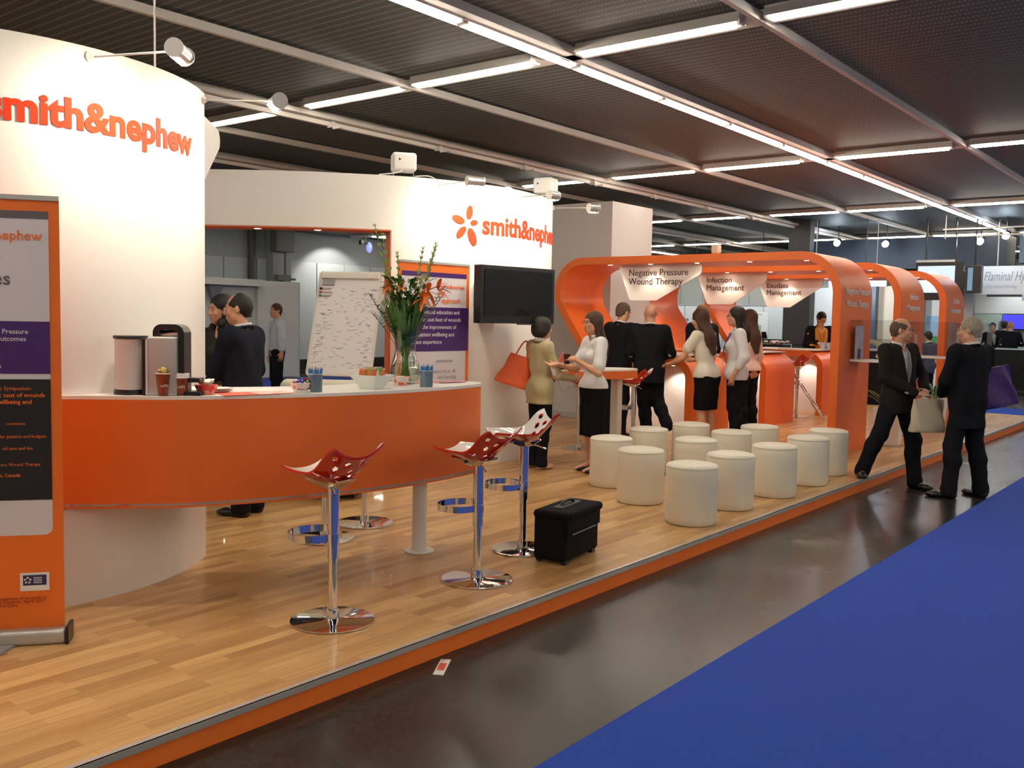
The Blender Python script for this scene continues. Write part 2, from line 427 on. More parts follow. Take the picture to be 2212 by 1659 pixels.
# ---------------------------------------------------------------- curved wall B (with opening and screen)
Bp=[(4.75,9.3),(5.02,8.62),(5.37,8.06),(5.91,7.40),(6.42,6.95),(6.85,6.66),(7.37,6.47),(7.87,6.38),(8.35,6.42),(8.80,6.53),(9.13,6.70),(9.33,6.95),(9.42,7.3),(9.45,7.9)]
Bs=spline(Bp,10)
# arc-length parametrisation
acc=[0.]
for a,b in zip(Bs,Bs[1:]): acc.append(acc[-1]+math.dist(a,b))
def B(s,z,off=0.):
    i=min(max(np.searchsorted(acc,s)-1,0),len(Bs)-2); t=(s-acc[i])/(acc[i+1]-acc[i])
    p=Vector(Bs[i]).lerp(Vector(Bs[i+1]),t); d=(Vector(Bs[i+1])-Vector(Bs[i])).normalized()
    n=Vector((d.y,-d.x)); return Vector((p.x+n.x*off,p.y+n.y*off,z))
def s_at_x(x):
    i=[k for k in range(len(Bs)-1) if Bs[k][0]<=x<=Bs[k+1][0]][0]
    t=(x-Bs[i][0])/(Bs[i+1][0]-Bs[i][0]); return acc[i]+t*(acc[i+1]-acc[i])
wb=thing('curved_partition','white curved partition with wide orange-lined opening, star logo and wall screen','partition',(7.0,7.2,0))
so=s_at_x(6.60); s_l=s_at_x(5.06); OZ=2.40; TH=.30
def seg(sa,sb,n): return [tuple(B(s,0)[:2]) for s in np.linspace(sa,sb,n)]
M().band(seg(so,acc[-1],60),(0,2.93),TH).band(seg(0.,s_l,8),(0,2.93),TH).band(seg(s_l,so,30),(OZ,2.93),TH).build('panel',white_wall,wb,world=True,smooth=True,angle=30)
m=M(); e=.012
q=[tuple(B(s,0)[:2]) for s in np.linspace(s_l,so-.004,30)]
m.band(q,(OZ-e-.002,OZ-.002),TH+.004)
# right and left reveal
for sv,sgn in((so,-1),(s_l,1)):
    a=B(sv,0,.002); b=B(sv,0,-TH-.002); d=(b-a); nn=Vector((-d.y,d.x,0)).normalized()
    t=(B(sv+.05,0)-B(sv-.05,0)).normalized()*sgn*e
    m.add([a,b,b+t,a+t]+[p+Vector((0,0,OZ-.002)) for p in(a,b,b+t,a+t)],[(0,1,2,3),(7,6,5,4),(0,4,5,1),(1,5,6,2),(2,6,7,3),(3,7,4,0)])
m.build('orange_reveal',mat('orange_reveal_paint',(.60,.12,.035),.5),wb,world=True)
# downlights in the soffit of the opening
dl_m=mat('lit_downlight',(1,1,1),.3,emit=(1.,.86,.66),es=22)
def downlight(x,y,z,label,group,power=9,parent=None,spot=True,ang=95):
    t=thing('downlight',label,'downlight',(x,y,z),0,group)
    M().lathe((0,0,0),[(.028,.004),(.034,-.004),(.044,-.005),(.046,.0)],20).build('ring',white_gloss,t)
    M().lathe((0,0,0),[(0,-.003),(.03,-.003)],20).build('lamp',dl_m,t)
    if spot: setlight('spot_light','SPOT',(x,y,z-.02),(x,y,z-1),power,(1.,.80,.58),.03,ang,.6)
    return t
for i,(s,) in enumerate([(so-.72,),(so-1.32,),(so-1.92,)]):
    p=B(s,0,-.13); downlight(p.x,p.y,OZ-.015,'small round downlight in the opening soffit, %s from the right'%ordn[i],'downlights in the opening of the partition',9)
# star logo and lettering
def put_B(s,sa,sb,zb,m,bold=.02):
    v,fc,a,b=bend_text(s,B,sa,sb,zb,0,.01,m,bold); sc=(sb-sa)/(b-a)
    m.add([B(sa+(p[0]-a)/(b-a)*(sb-sa),zb+p[1]*sc,.004+p[2]*.3) for p in v],fc)
def arc_at(x): return s_at_x(x)
m=M(); put_B('smith&nephew',arc_at(7.53),arc_at(9.13),2.425,m,.032); m.build('orange_lettering',logo_or,wb,world=True)
def star(m,cx,cz,f,k):
    for ang,r0,L,w in((82,.05,.155,.040),(162,.05,.165,.042),(228,.05,.16,.040),(292,.05,.205,.050),(12,.035,.095,.032)):
        a=R(ang); c=(r0+L/2)*k; P=[]
        for i in range(20):
            t=2*PI*i/20; u=c+L/2*k*math.cos(t); v=w/1.0*k*math.sin(t)*.5*2
            P.append((cx+u*math.cos(a)-v*math.sin(a),cz+u*math.sin(a)+v*math.cos(a)))
        m.prism(P,0.,.010,lambda x,z,h:f(x,z,.004+h))
m=M(); star(m,arc_at(7.27)+.085,2.51,lambda x,z,o:tuple(B(x,z,o)),.92)
m.build('star_emblem',logo_or,wb,world=True)

# wall-mounted black screen
TVa=Vector((7.0,5.985,0)); TVb=Vector((8.05,5.86,0)); ud=(TVb-TVa).normalized(); nd=Vector((ud.y,-ud.x,0))
tv=thing('wall_screen','large black flat television on the white partition beneath the lettering','television',((TVa+TVb)/2).to_tuple()[:2]+(1.5,),math.atan2(ud.y,ud.x))
W=(TVb-TVa).length; Hh=.57
M().box((0,.05,Hh/2),(W,.10,Hh)).box((0,.16,Hh/2),(W*.7,.14,Hh*.8)).box((0,.37,Hh/2),(.3,.30,.25)).build('casing',black_pl,tv,bevel=.008)
M().box((0,-.004,Hh/2+.02),(W-.10,.006,Hh-.12)).build('display',black_gl,tv)
M().box((.12,-.012,-.004),(.30,.02,.016)).box((0,-.003,.028),(.05,.004,.008)).build('control_strip',mat('dark_trim',(.05,.05,.05),.2),tv)

# roller banners
def banner(name,label,pr,pl_,hgt,lines,group=None,style=0):
    """pr: right foot, pl_: left foot on floor (as seen from front)"""
    a=Vector((*pl_,0)); b=Vector((*pr,0)); u=(b-a).normalized(); Wd=(b-a).length
    t=thing('roller_banner',label,'banner',tuple(a),math.atan2(u.y,u.x),group)
    bo=mat('banner_orange_print',(.78,.16,.018),.5); bw=mat('banner_pale_print',(.66,.62,.66),.5); bg=mat('banner_grey_print',(.12,.10,.11),.5)
    bp=mat('banner_purple_print',(.055,.015,.13),.5); bk=mat('banner_black_print',(.012,.011,.012),.5)
    M().box((Wd/2,0,(hgt+.07)/2),(Wd,.004,hgt-.07)).build('print_sheet',bo,t)
    M().rbox((Wd/2,0,.035),(Wd+.03,.11,.07),.02).build('base_cassette',alu,t,smooth=True)
    for x in(-.02,Wd+.02): M().box((x,0,.04),(.014,.12,.085)).build('end_cap',black_pl,t)
    M().box((Wd/2,0,hgt),(Wd,.018,.022)).build('top_rail',alu,t)
    M().box((.22,-.02,.006),(.05,.34,.012),rz=.5).box((Wd-.22,-.02,.006),(.05,.34,.012),rz=-.3).build('foot',grey_pl,t)
    M().cyl((Wd/2,.05,.05),(Wd/2,.03,hgt-.01),.007,n=8).build('support_pole',steel,t)
    m=M().prism(rounded([(.045,lines['wb']),(Wd-.045,lines['wb']),(Wd-.045,lines['wt']),(.045,lines['wt'])],[0,.035,0,0]),.0025,.004,lambda x,z,h:(x,-h,z)); m.build('pale_field',bw,t)
    for nm,z0,z1,mt in lines['bands']:
        mm=M().box((Wd/2,-.0045,(z0+z1)/2),(Wd-.09 if nm!='wide_band' else Wd-.02,.002,z1-z0)); mm.build(nm,{'o':bo,'g':bg,'p':bp,'k':bk,'w':bw}[mt],t)
    return t,Wd,bo,bw,bp,bk,bg
LH=dict(wb=.51,wt=2.0,bands=[('grey_band',1.965,2.0,'g'),('purple_band',1.26,1.50,'p'),('black_band',.675,1.235,'k')])
uA=Vector((2.10-1.89,4.35-4.51)).normalized()
bn,Wd,bo,bw,bp,bk,bg=banner('roller_banner','tall orange roller banner at the far left edge, in front of the counter',(2.112,4.346),(2.112-uA.x*.86,4.346-uA.y*.86),2.06,LH)
def btext(parent,name,rows,m_,Wd):
    for s,xr,z,sz,b in rows:
        m=M(); v,f=text_geo(s,sz,bold=b,depth=.001,res=2)
        xm=max(p[0] for p in v); m.add([(xr-xm+p[0],-.0065-p[2],z+p[1]) for p in v],f)
        m.build(name,m_,parent)
q=Wd
btext(bn,'orange_text',[('smith&nephew',q-.072,1.868,.062,.010)],bo,q)
btext(bn,'dark_text',[('es',q-.208,1.665,.085,.008)],bg,q)
btext(bn,'white_text',[('Negative Pressure',q-.136,1.443,.031,.012),('outcomes',q-.145,1.410,.031,.012),('6',q-.250,1.285,.032,0)],bw,q)
btext(bn,'orange_text',[('economic Symposium',q-.128,1.185,.025,0),('economic cost of wounds',q-.070,1.153,.028,.014),('wellbeing and',q-.126,1.122,.028,.014),
   ('consensus',q-.155,1.025,.020,0),('for patients and budgets',q-.068,.965,.020,0),('ed care and the',q-.125,.91,.020,0),('Pressure Wound Therapy',q-.093,.835,.020,0),('Toronto, Canada',q-.178,.785,.022,.012)],bo,q)
M().box((q-.125,-.0045,.290),(.125,.002,.085)).build('white_label',mat('label_white',(.8,.8,.8),.5),bn)
m=M().box((q-.125,-.006,.298),(.10,.002,.048)); m.build('navy_label',mat('label_navy',(.03,.03,.09),.5),bn)
m=M()
for k in range(5):
    a=2*PI*k/5+.3; m.box((q-.155+.012*math.cos(a),-.0075,.298+.012*math.sin(a)),(.008,.001,.008),ry=a)
for k in range(4): m.box((q-.112,-.0075,.310-k*.008),(.036,.001,.003))
m.box((q-.125,-.0062,.263),(.09,.001,.004)); m.build('label_print',MATS['label_white'],bn)
btext(bn,'small_print',[('in the treatment of wounds in',q-.078,.208,.022,0),('University Hospital, April 2011',q-.085,.192,.022,0),('Wound Care',q-.20,.176,.022,0)],mat('brown_print',(.28,.05,.01),.5),q)
LB=dict(wb=.10,wt=1.98,bands=[('purple_header',1.935,1.98,'p'),('wide_band',1.22,1.645,'p')])
b2,Wd2,*_=banner('roller_banner','orange and purple roller banner standing against the curved partition behind the flowers',(7.17,6.28),(6.22,6.33),2.07,LB)
btext(b2,'white_text',[('wound education and',Wd2-.14,1.580,.056,.01),('the cost best of wounds',Wd2-.12,1.508,.056,.01),('the improvement of',Wd2-.18,1.436,.056,.01),('patient wellbeing and',Wd2-.21,1.364,.056,.01),('patient experience',Wd2-.38,1.292,.056,.01)],MATS['banner_pale_print'],Wd2)
btext(b2,'orange_text',[('smith&nephew',Wd2-.07,1.83,.055,.01),('approach',Wd2-.13,1.69,.07,.01)],MATS['banner_orange_print'],Wd2)
btext(b2,'grey_text',[('convention',Wd2-.23,1.11,.05,0),('woundcare by us. uk',Wd2-.18,1.01,.05,0),('and learning',Wd2-.18,.95,.05,0)],mat('grey_print',(.3,.28,.3),.5),Wd2)

# ---------------------------------------------------------------- reception counter (leaf-shaped)
K=.967; T=1.115
kk=lambda L:[(x*K,y*K) for x,y in L]
outer=spline([(2.30,4.848),(2.41,4.765)]+kk([(2.63,4.79),(2.88,4.57),(3.34,4.345),(3.79,4.21),(4.25,4.155),(4.62,4.165),(4.90,4.215),(5.04,4.29),(5.09,4.40)]),6)
inner=spline(kk([(5.09,4.40),(5.05,4.53),(4.90,4.66),(4.55,4.74),(4.15,4.74),(3.80,4.80),(3.45,4.98)])+[tuple(A(30,0,.004)[:2])],6)
inner=inner+[tuple(A(q,0,.004)[:2]) for q in np.linspace(27,-3,12)]
plan=outer+inner[1:]
ct=thing('reception_counter','long leaf-shaped orange reception counter with thin white top','counter',(3.6,4.4,0))
M().band(outer,(.525,T-.018),.03).band(inner,(.525,T-.018),.03).build('orange_fascia',orange,ct,world=True,smooth=True,angle=50)
pin=[(p[0],p[1]) for p in plan]
M().prism(pin,T-.018,T).build('worktop',mat('white_worktop_laminate',(.84,.81,.77),.35),ct,world=True)
M().prism(pin,.535,.55).build('underside_panel',white_wall,ct,world=True)
m=M().lathe((4.47,4.32,0),[(0,.0),(.098,0),(.10,.004),(.098,.010),(.052,.014),(.048,.03),(.048,.54)],28); m.build('support_column',mat('white_powder_coat',(.80,.78,.76),.35),ct,world=True,smooth=True,angle=30)
# ---------------------------------------------------------------- bar stools
def seat_surface(u,v):
    """u -1 (thin front edge) .. 1 (raised back), v -1..1 ; +x is the raised back"""
    w=.185*(1-.28*max(0,-u)**2.5-.10*max(0,u)**2)
    x=.235*u if u<0 else .19*u
    z=0.
    if u>0: z+=.105*u**1.9
    z+=abs(v)**2.2*(.030+.048*math.exp(-((u-.75)/.35)**2))
    z-=.036*math.exp(-((u-.1)/.5)**2)*(1-v*v)
    if u<-.3: z+=.010*(-u-.3)
    return x,w*v,z
def make_stool():
    t=thing('bar_stool','','bar stool')
    nu,nv=30,22
    top=M();bot=M(); grid={}
    def hole(u,v):
        if u<.30: return False
        for (a,b) in HL:
            if ((u-a)/.075)**2+((v-b)/.105)**2<1: return True
        return False
    HL=[(.42,-.30),(.42,.30),(.62,-.56),(.62,0),(.62,.56),(.82,-.30),(.82,.30),(.82,-.78),(.82,.78)]
    nu,nv=60,44
    V1=[];V2=[]
    for i in range(nu+1):
        for j in range(nv+1):
            u=-1+2*i/nu; v=-1+2*j/nv; x,y,z=seat_surface(u,v); V1.append((x,y,z+.012)); V2.append((x,y,z))
    F1=[];keep=set()
    for i in range(nu):
        for j in range(nv):
            u=-1+2*(i+.5)/nu; v=-1+2*(j+.5)/nv
            if not hole(u,v): keep.add((i,j)); a=i*(nv+1)+j; F1.append((a,a+1,a+nv+2,a+nv+1))
    # inner (white) skin and outer (red) shell with rim walls
    M().add(V1,F1).build('seat_pad',seat_white,t,smooth=True)
    m=M().add(V2,[f[::-1] for f in F1]); rim=[]
    def e(a,b): rim.append((a,b))
    for (i,j) in keep:
        a=i*(nv+1)+j; c=[a,a+1,a+nv+2,a+nv+1]
        for k,(di,dj) in enumerate(((-1,0),(0,1),(1,0),(0,-1))):
            if (i+di,j+dj) not in keep: e(c[k],c[(k+1)%4])
    o=len(m.v); m.v+=[tuple(p) for p in V1]
    for a,b in rim: m.f.append([a,b,o+b,o+a])
    m.build('seat_shell',red_gloss,t,smooth=True,angle=50)
    # chrome
    M().lathe((0,0,-.745),[(0,0),(.205,0),(.213,.003),(.213,.009),(.205,.0115),(.06,.0122),(.036,.018),(.031,.06),(0,.06)],56).build('base_plate',chrome,t,smooth=True,angle=30)
    M().cyl((0,0,-.70),(0,0,-.30),.0245,n=28).build('lower_pole',chrome,t,smooth=True,angle=40)
    M().cyl((0,0,-.42),(0,0,-.045),.031,n=28).build('upper_pole',chrome,t,smooth=True,angle=40)
    M().add([(-.15,-.07,-.02),(.09,-.07,-.02),(.09,.07,-.02),(-.15,.07,-.02),(-.04,-.035,-.06),(.035,-.035,-.06),(.035,.035,-.06),(-.04,.035,-.06),(-.16,-.06,-.008),(.10,-.06,-.008),(.10,.06,-.008),(-.16,.06,-.008)],[(4,5,6,7)[::-1],(0,1,5,4),(1,2,6,5),(2,3,7,6),(3,0,4,7),(0,1,9,8),(1,2,10,9),(2,3,11,10),(3,0,8,11),(8,9,10,11)]).build('swivel_plate',chrome,t,bevel=.004)
    M().tube([(.03,-.03,-.045),(.07,-.06,-.05),(.12,-.10,-.07)],.005,8).build('lever',chrome,t,smooth=True)
    # footrest: D-shaped flat loop around the pole
    loop=[(-.135+.13*math.cos(a),.145*math.sin(a)) for a in np.linspace(0,2*PI,41)[:-1]]
    M().band(loop,(-.335,-.297),.006,closed=True).band([(.034*math.cos(a),.034*math.sin(a)) for a in np.linspace(0,2*PI,25)[:-1]],(-.34,-.292),.004,closed=True).build('footrest',chrome,t,smooth=True,angle=40)
    return t
stool=make_stool()
def put_stool(o,x,y,h,rz,label,grp):
    o.location=(x,y,0); o.rotation_euler.z=rz; o['label']=label; o['group']=grp
    for ch in o.children:
        ch.location.z=.745 if ch.name.split('.')[0] in('base_plate','lower_pole') else h
    return o
SG='red and white bar stools by the counter'
put_stool(stool,3.14,3.64,.745,R(-88),'nearest red bar stool, standing alone in front of the counter',SG)
s2=put_stool(dup(stool),4.21,3.59,.745,R(-85),'second red bar stool from the left, perforated back turned towards us, near the counter end',SG)
s3=put_stool(dup(stool),4.97,3.84,.765,R(-35),'bar stool with its glossy white seat showing, behind the black case',SG)
s4=put_stool(dup(stool),4.80,5.21,.745,R(140),'bar stool behind the counter, its round base seen beside the white column',SG)
s5=put_stool(dup(stool),4.28,5.05,.745,R(140),'bar stool behind the counter, its base seen just left of the nearest stool pole',SG)
s6=put_stool(dup(stool),9.35,6.40,.80,R(100),'bar stool half hidden by the skirted woman beside the small table','bar stools around the small table')
s7=put_stool(dup(stool),10.62,7.95,.80,R(180),'distant bar stool against the white storage block behind the skirted woman','bar stools around the small table')
s8=put_stool(dup(stool),9.98,6.03,.80,R(-75),'bar stool by the lit counter front beside the bald man in the suit','bar stools around the small table')
s9=put_stool(dup(stool),15.33,6.10,.87,R(-100),'bar stool in front of the third orange counter, red seat showing','bar stools around the small table')

# ---------------------------------------------------------------- leatherette pouffes
pf=thing('pouffe','','pouffe',(0,0,0))
M().lathe((0,0,0),[(0,.004),(.19,.004),(.198,.02),(.2005,.06),(.201,.20),(.2,.36),(.199,.430),(.1955,.436),(.199,.442),(.190,.456),(.15,.466),(.08,.470),(0,.471)],64).build('cover',leather,pf,smooth=True,angle=60)
M().tube([(.1985*math.cos(a),.1985*math.sin(a),.4365) for a in np.linspace(0,2*PI,65)[:-1]],.0028,6,closed=True).build('seam',mat('cream_piping',(.66,.62,.50),.5),pf,smooth=True)
M().lathe((0,0,0),[(0,0),(.185,0),(.185,.006),(0,.006)],48).build('base_board',black_pl,pf)
PG='cream cylindrical pouffes grouped on the platform'
pos=[(6.56,3.42,'cream pouffe nearest the camera, closest to the platform edge'),
(7.32,3.46,'cream pouffe second along the platform-edge row, just right of the nearest one'),
(8.13,3.42,'cream pouffe third along the platform-edge row'),
(8.96,3.43,'cream pouffe fourth along the platform-edge row'),
(9.72,3.51,'cream pouffe farthest right, in front of the first arch leg'),
(7.00,4.14,'cream pouffe second from the left in front, right next to the black case side'),
(8.00,4.14,'cream pouffe in the middle of the group, behind the nearest one'),
(8.82,4.17,'cream pouffe in the middle of the group, behind the second of the edge row'),
(9.52,4.18,'cream pouffe at the back of the group, below the women at the counter'),
(7.50,4.76,'leftmost cream pouffe, beside the legs of the skirted woman'),
(8.41,4.89,'cream pouffe in the back row, second from the left, below the bald man'),
(9.15,4.80,'cream pouffe farthest back, in front of the first counter leg')]
for i,(x,y,l) in enumerate(pos):
    o=pf if i==0 else dup(pf)
    o.location=(x,y,0); o.rotation_euler.z=i*.8; o['label']=l; o['group']=PG

# ---------------------------------------------------------------- pilot case
cs=thing('pilot_case','soft black wheeled pilot case standing on the wooden platform','case',(5.03,3.52,0),R(9))
M().rbox((0,0,.172),(.50,.235,.300),.025).build('body',black_fab,cs,smooth=True)
M().rbox((0,-.012,.315),(.515,.27,.055),.026).rbox((-.02,-.128,.265),(.49,.02,.13),.009).build('lid_flap',black_fab,cs,smooth=True)
M().rbox((-.0,.0,.345),(.30,.07,.012),.005).build('top_panel',mat('dark_grey_webbing',(.05,.048,.045),.6),cs,smooth=True)
M().tube(spline([(-.09,0,.345),(-.07,0,.368),(0,0,.376),(.07,0,.368),(.09,0,.345)],5),.011,10).build('handle',black_pl,cs,smooth=True)
for x in(-.20,.20):
    M().cyl((x-.015,.09,.028),(x+.015,.09,.028),.028,n=20).build('wheel',black_pl,cs,smooth=True)
M().box((-.2,-.09,.028),(.05,.03,.056)).box((.2,-.09,.028),(.05,.03,.056)).build('foot',black_pl,cs)
M().box((-.03,-.142,.2),(.35,.006,.005)).build('pocket_zip',grey_pl,cs)

# small sticker on hall floor
tp=M().box((3.25,2.98,FZ+.002),(.20,.05,.003),rz=R(32)).build('floor_sticker',mat('sticker_white',(.75,.7,.68),.5))
tp.name='floor_sticker'; tag(tp,'small white and red adhesive strip stuck on the dark hall floor','sticker')
M().box((3.25,2.98,FZ+.0042),(.09,.034,.0012),rz=R(32)).build('red_mark',mat('sticker_red',(.6,.08,.05),.5),tp)

# ---------------------------------------------------------------- things on the counter
MARK0=set(bpy.data.objects)
# espresso machine, seen from behind
em=thing('coffee_machine','silver and black capsule coffee machine with water tank on the counter','coffee machine',(2.842,4.762,T),R(38.5-90))
# local: +x to image right, -y towards camera
M().lathe((-.135,0,0),[(0,0),(.088,0),(.09,.006),(.086,.028),(0,.028)],36).build('tank_base',black_pl,em,smooth=True,angle=40)
M().lathe((-.135,0,.028),[(0,0),(.083,0),(.084,.27)],40).lathe((-.135,0,.028),[(.081,.004),(.081,.27),(.084,.27)],40).build('water_tank',mat('frosted_tank_plastic',(.72,.69,.66),.35,alpha=.8),em,smooth=True,angle=40)
M().lathe((-.135,0,.298),[(0,.014),(.089,.013),(.091,.010),(.091,.0),(.086,-.004),(0,-.004)],40).build('tank_lid',black_pl,em,smooth=True,angle=40)
M().box((-.036,0,.150),(.022,.17,.30)).build('spine',black_pl,em,bevel=.004)
M().rbox((.055,0,.155),(.155,.17,.31),.012).build('body',mat('silver_painted_plastic',(.42,.42,.41),.4,metal=.3),em,smooth=True)
M().box((-.021,-.086,.15),(.010,.006,.29)).build('silver_strip',mat('pale_silver_plastic',(.6,.6,.64),.5),em)
m=M(); hp=arcpath([(-.0,.30),(-.0,.375),(.165,.375),(.165,.0)],[.045,.05],8)
P2=[Vector(p) for p in hp]; inn=arcpath([(.03,.30),(.03,.345),(.135,.345),(.135,.0)],[.02,.03],8)
poly=hp+inn[::-1]
v=[];n=len(hp)
for (x,z) in hp: v+=[(x,-.055,z),(x,.055,z)]
for (x,z) in inn: v+=[(x,-.055,z),(x,.055,z)]
f=[]
for i in range(n-1):
    a=2*i;b=2*n+2*i
    f+=[(a,a+1,a+3,a+2),(b,b+2,b+3,b+1),(a,a+2,b+2,b),(a+1,b+1,b+3,a+3)]
f+=[(0,2*n,2*n+1,1),(2*n-2,2*n-1,4*n-1,4*n-2)]
m.add(v,f).build('hoop_arm',black_pl,em,smooth=True,angle=50)
M().cyl((.03,0,.315),(.12,0,.325),.025,n=20).build('capsule_lever',steel,em,smooth=True,angle=40)
M().box((.205,0,.082),(.07,.08,.024)).box((.205,0,.012),(.085,.10,.022)).build('drip_tray',black_pl,em,bevel=.004)
def cupbody(r0,r1,h): return M().lathe((0,0,0),[(0,.002),(r0-.002,.002),(r0,0),(r1,h),(r1+.0015,h+.003),(r1-.001,h+.004),(r0-.002,.006),(0,.006)],32)
def cup_mat():
    m=mat('rust_red_printed_paper',(.22,.035,.012),.35)
    N,L,b=nodes(m); tc=N.new('ShaderNodeTexCoord'); vz=N.new('ShaderNodeTexVoronoi'); vz.inputs['Scale'].default_value=38
    L.new(tc.outputs['Object'],vz.inputs['Vector']); rp=N.new('ShaderNodeValToRGB')
    rp.color_ramp.elements[0].color=(.13,.02,.008,1); rp.color_ramp.elements[1].color=(.34,.07,.02,1); L.new(vz.outputs['Distance'],rp.inputs['Fac']); L.new(rp.outputs['Color'],b.inputs['Base Color']); return m
cupm=cup_mat(); gold=mat('crinkled_gold_foil',(.60,.44,.16),.25,.8,bump=.8,bscale=120)
def foil(name,c,r,m,parent=None,seed=0,flat=1.):
    rr=np.random.RandomState(seed); b=M().ell((0,0,0),(r,r,r*flat),12,8)
    b.v=[tuple(Vector(p)*(1+.35*(rr.rand()-.5))+Vector(c)) for p in b.v]; return b.build(name,m,parent)
def paper_cup(x,y,h,r0,r1,label,wr,lid=False):
    t=thing('paper_cup',label,'cup',(x,y,T),0,'paper cups beside the coffee machine')
    cupbody(r0,r1,h).build('cup_body',cupm,t,smooth=True,angle=40)
    M().tube([((r1)*math.cos(a),(r1)*math.sin(a),h+.002) for a in np.linspace(0,2*PI,33)[:-1]],.0025,6,closed=True).build('rim',mat('cup_rim_cream',(.75,.68,.6),.4),t,smooth=True)
    m=M(); v,f=text_geo('caffè',.022,bold=.01,depth=.0008,align='CENTER'); rr=r0+(r1-r0)*.42+.0012
    fa=math.atan2(-y,-x)
    m.add([((rr+p[2]+(.002 if 1 else 0))*math.cos(fa+p[0]/rr),(rr+p[2]+.002)*math.sin(fa+p[0]/rr),h*.42+p[1]) for p in v],f); m.build('lettering',MATS['cup_rim_cream'],t)
    if lid:
        for k in range(3): M().lathe((0,0,h-.006+k*.008),[(r1+.001,0),(r1+.004,.003),(r1+.003,.010),(r1*.2,.011)],28).build('nested_cup_rim',white_gloss,t,smooth=True)
    for k in range(wr):
        a=k*2.1; w=thing('sweet_wrapper','crumpled gold foil sweet in the %s'%label.replace('rust-red paper cup','red cup'),'sweet',(x+.018*math.cos(a),y+.018*math.sin(a),T+h+.006+.012*(k//3)),0,'gold foil sweets in the paper cups')
        foil('foil',(0,0,0),.023,gold,w,k+int(h*100),.8)
    return t
paper_cup(2.828,4.667,.115,.030,.042,'rust-red paper cup with gold sweets, nearest the coffee machine',6)
paper_cup(2.965,4.745,.118,.030,.042,'rust-red paper cup with gold sweets, behind the lidded cup',5)
paper_cup(2.905,4.628,.098,.029,.041,'rust-red paper cup with stacked white rims, in front',0,True)
def dotted(name,base,dot,sc=55,th=.33):
    m=mat(name,base,.35); N,L,b=nodes(m); tc=N.new('ShaderNodeTexCoord'); vz=N.new('ShaderNodeTexVoronoi'); vz.inputs['Scale'].default_value=sc
    L.new(tc.outputs['Object'],vz.inputs['Vector']); rp=N.new('ShaderNodeValToRGB'); rp.color_ramp.interpolation='CONSTANT'
    rp.color_ramp.elements[0].color=(*dot,1); rp.color_ramp.elements[1].position=th; rp.color_ramp.elements[1].color=(*base,1); L.new(vz.outputs['Distance'],rp.inputs['Fac']); L.new(rp.outputs['Color'],b.inputs['Base Color']); return m
bowl_prof=lambda r0,r1,h:[(0,.003),(r0-.003,.002),(r0,0),(r0+(r1-r0)*.55,h*.5),(r1,h),(r1-.003,h+.001),(r0+(r1-r0)*.5-.003,h*.5),(r0-.003,.008),(0,.008)]
rb=thing('red_bowl','small red bowl with pale dots, heaped with creamer pots','bowl',(3.045,4.60,T))
M().lathe((0,0,0),bowl_prof(.038,.062,.052),36).build('bowl_body',dotted('red_dotted_glaze',(.62,.03,.02),(.80,.30,.22),28,.42),rb,smooth=True,angle=40)
cre=mat('creamer_white',(.8,.76,.66),.35)
for k in range(11):
    a=k*2.4; r=.014+.030*((k%4)/3); w=thing('creamer_pot','small white foil-topped creamer pot heaped in the red bowl','creamer',(3.045+r*math.cos(a),4.60+r*math.sin(a),T+.042+.012*(k//4)+.008*(k%2)),0,'creamer pots in the red bowl',rx=rng.rand()-.5,ry=rng.rand()-.5)
    M().lathe((0,0,0),[(0,0),(.010,0),(.014,.015),(.017,.016),(0,.017)],14).build('pot',cre,w,smooth=True,angle=40)
def plate(x,y,z,label): 
    o=M().lathe((0,0,0),[(0,.0),(.04,.0),(.075,.010),(.076,.012),(.04,.004),(0,.004)],36).build('side_plate',white_gloss,smooth=True); o.location=(x,y,z); tag(o,label,'plate','white plates behind the red bowl')
plate(3.18,4.68,T+.001,'white side plate behind the red bowl on the counter'); plate(3.19,4.685,T+.013,'upper white side plate of the pair behind the red bowl')
# leaflets
def leaflet(x,y,rz,z,w,h,m_,label,grp=None,stack=1):
    o=M().box((0,0,stack*.0015),(w,h,.003*stack)).build('leaflet',m_); o.location=(x,y,T+z); o.rotation_euler.z=rz; tag(o,label,'leaflet',grp); return o
pr=mat('red_printed_paper',(.62,.10,.06),.45,var=.25,vscale=14); pw=mat('pink_white_print',(.75,.45,.40),.45,var=.3,vscale=18)
leaflet(3.24,4.50,R(-20),0,.30,.21,pr,'large red leaflet lying on the counter beside the red bowl','leaflets by the red bowl')
leaflet(3.36,4.43,R(-8),.0035,.21,.15,pw,'pinkish leaflet overlapping the red leaflet on the counter','leaflets by the red bowl')
leaflet(4.75,4.50,R(15),0,.21,.15,pw,'printed leaflet at the round counter end, behind the right pen pot','leaflets at the counter end')
leaflet(4.88,4.46,R(-10),.0035,.21,.15,mat('purple_red_print',(.4,.12,.2),.45,var=.4,vscale=12),'purple and red leaflet at the counter end','leaflets at the counter end')
leaflet(4.80,4.60,R(-25),.0,.15,.10,pr,'red card near the foot of the flower vase','leaflets at the counter end')
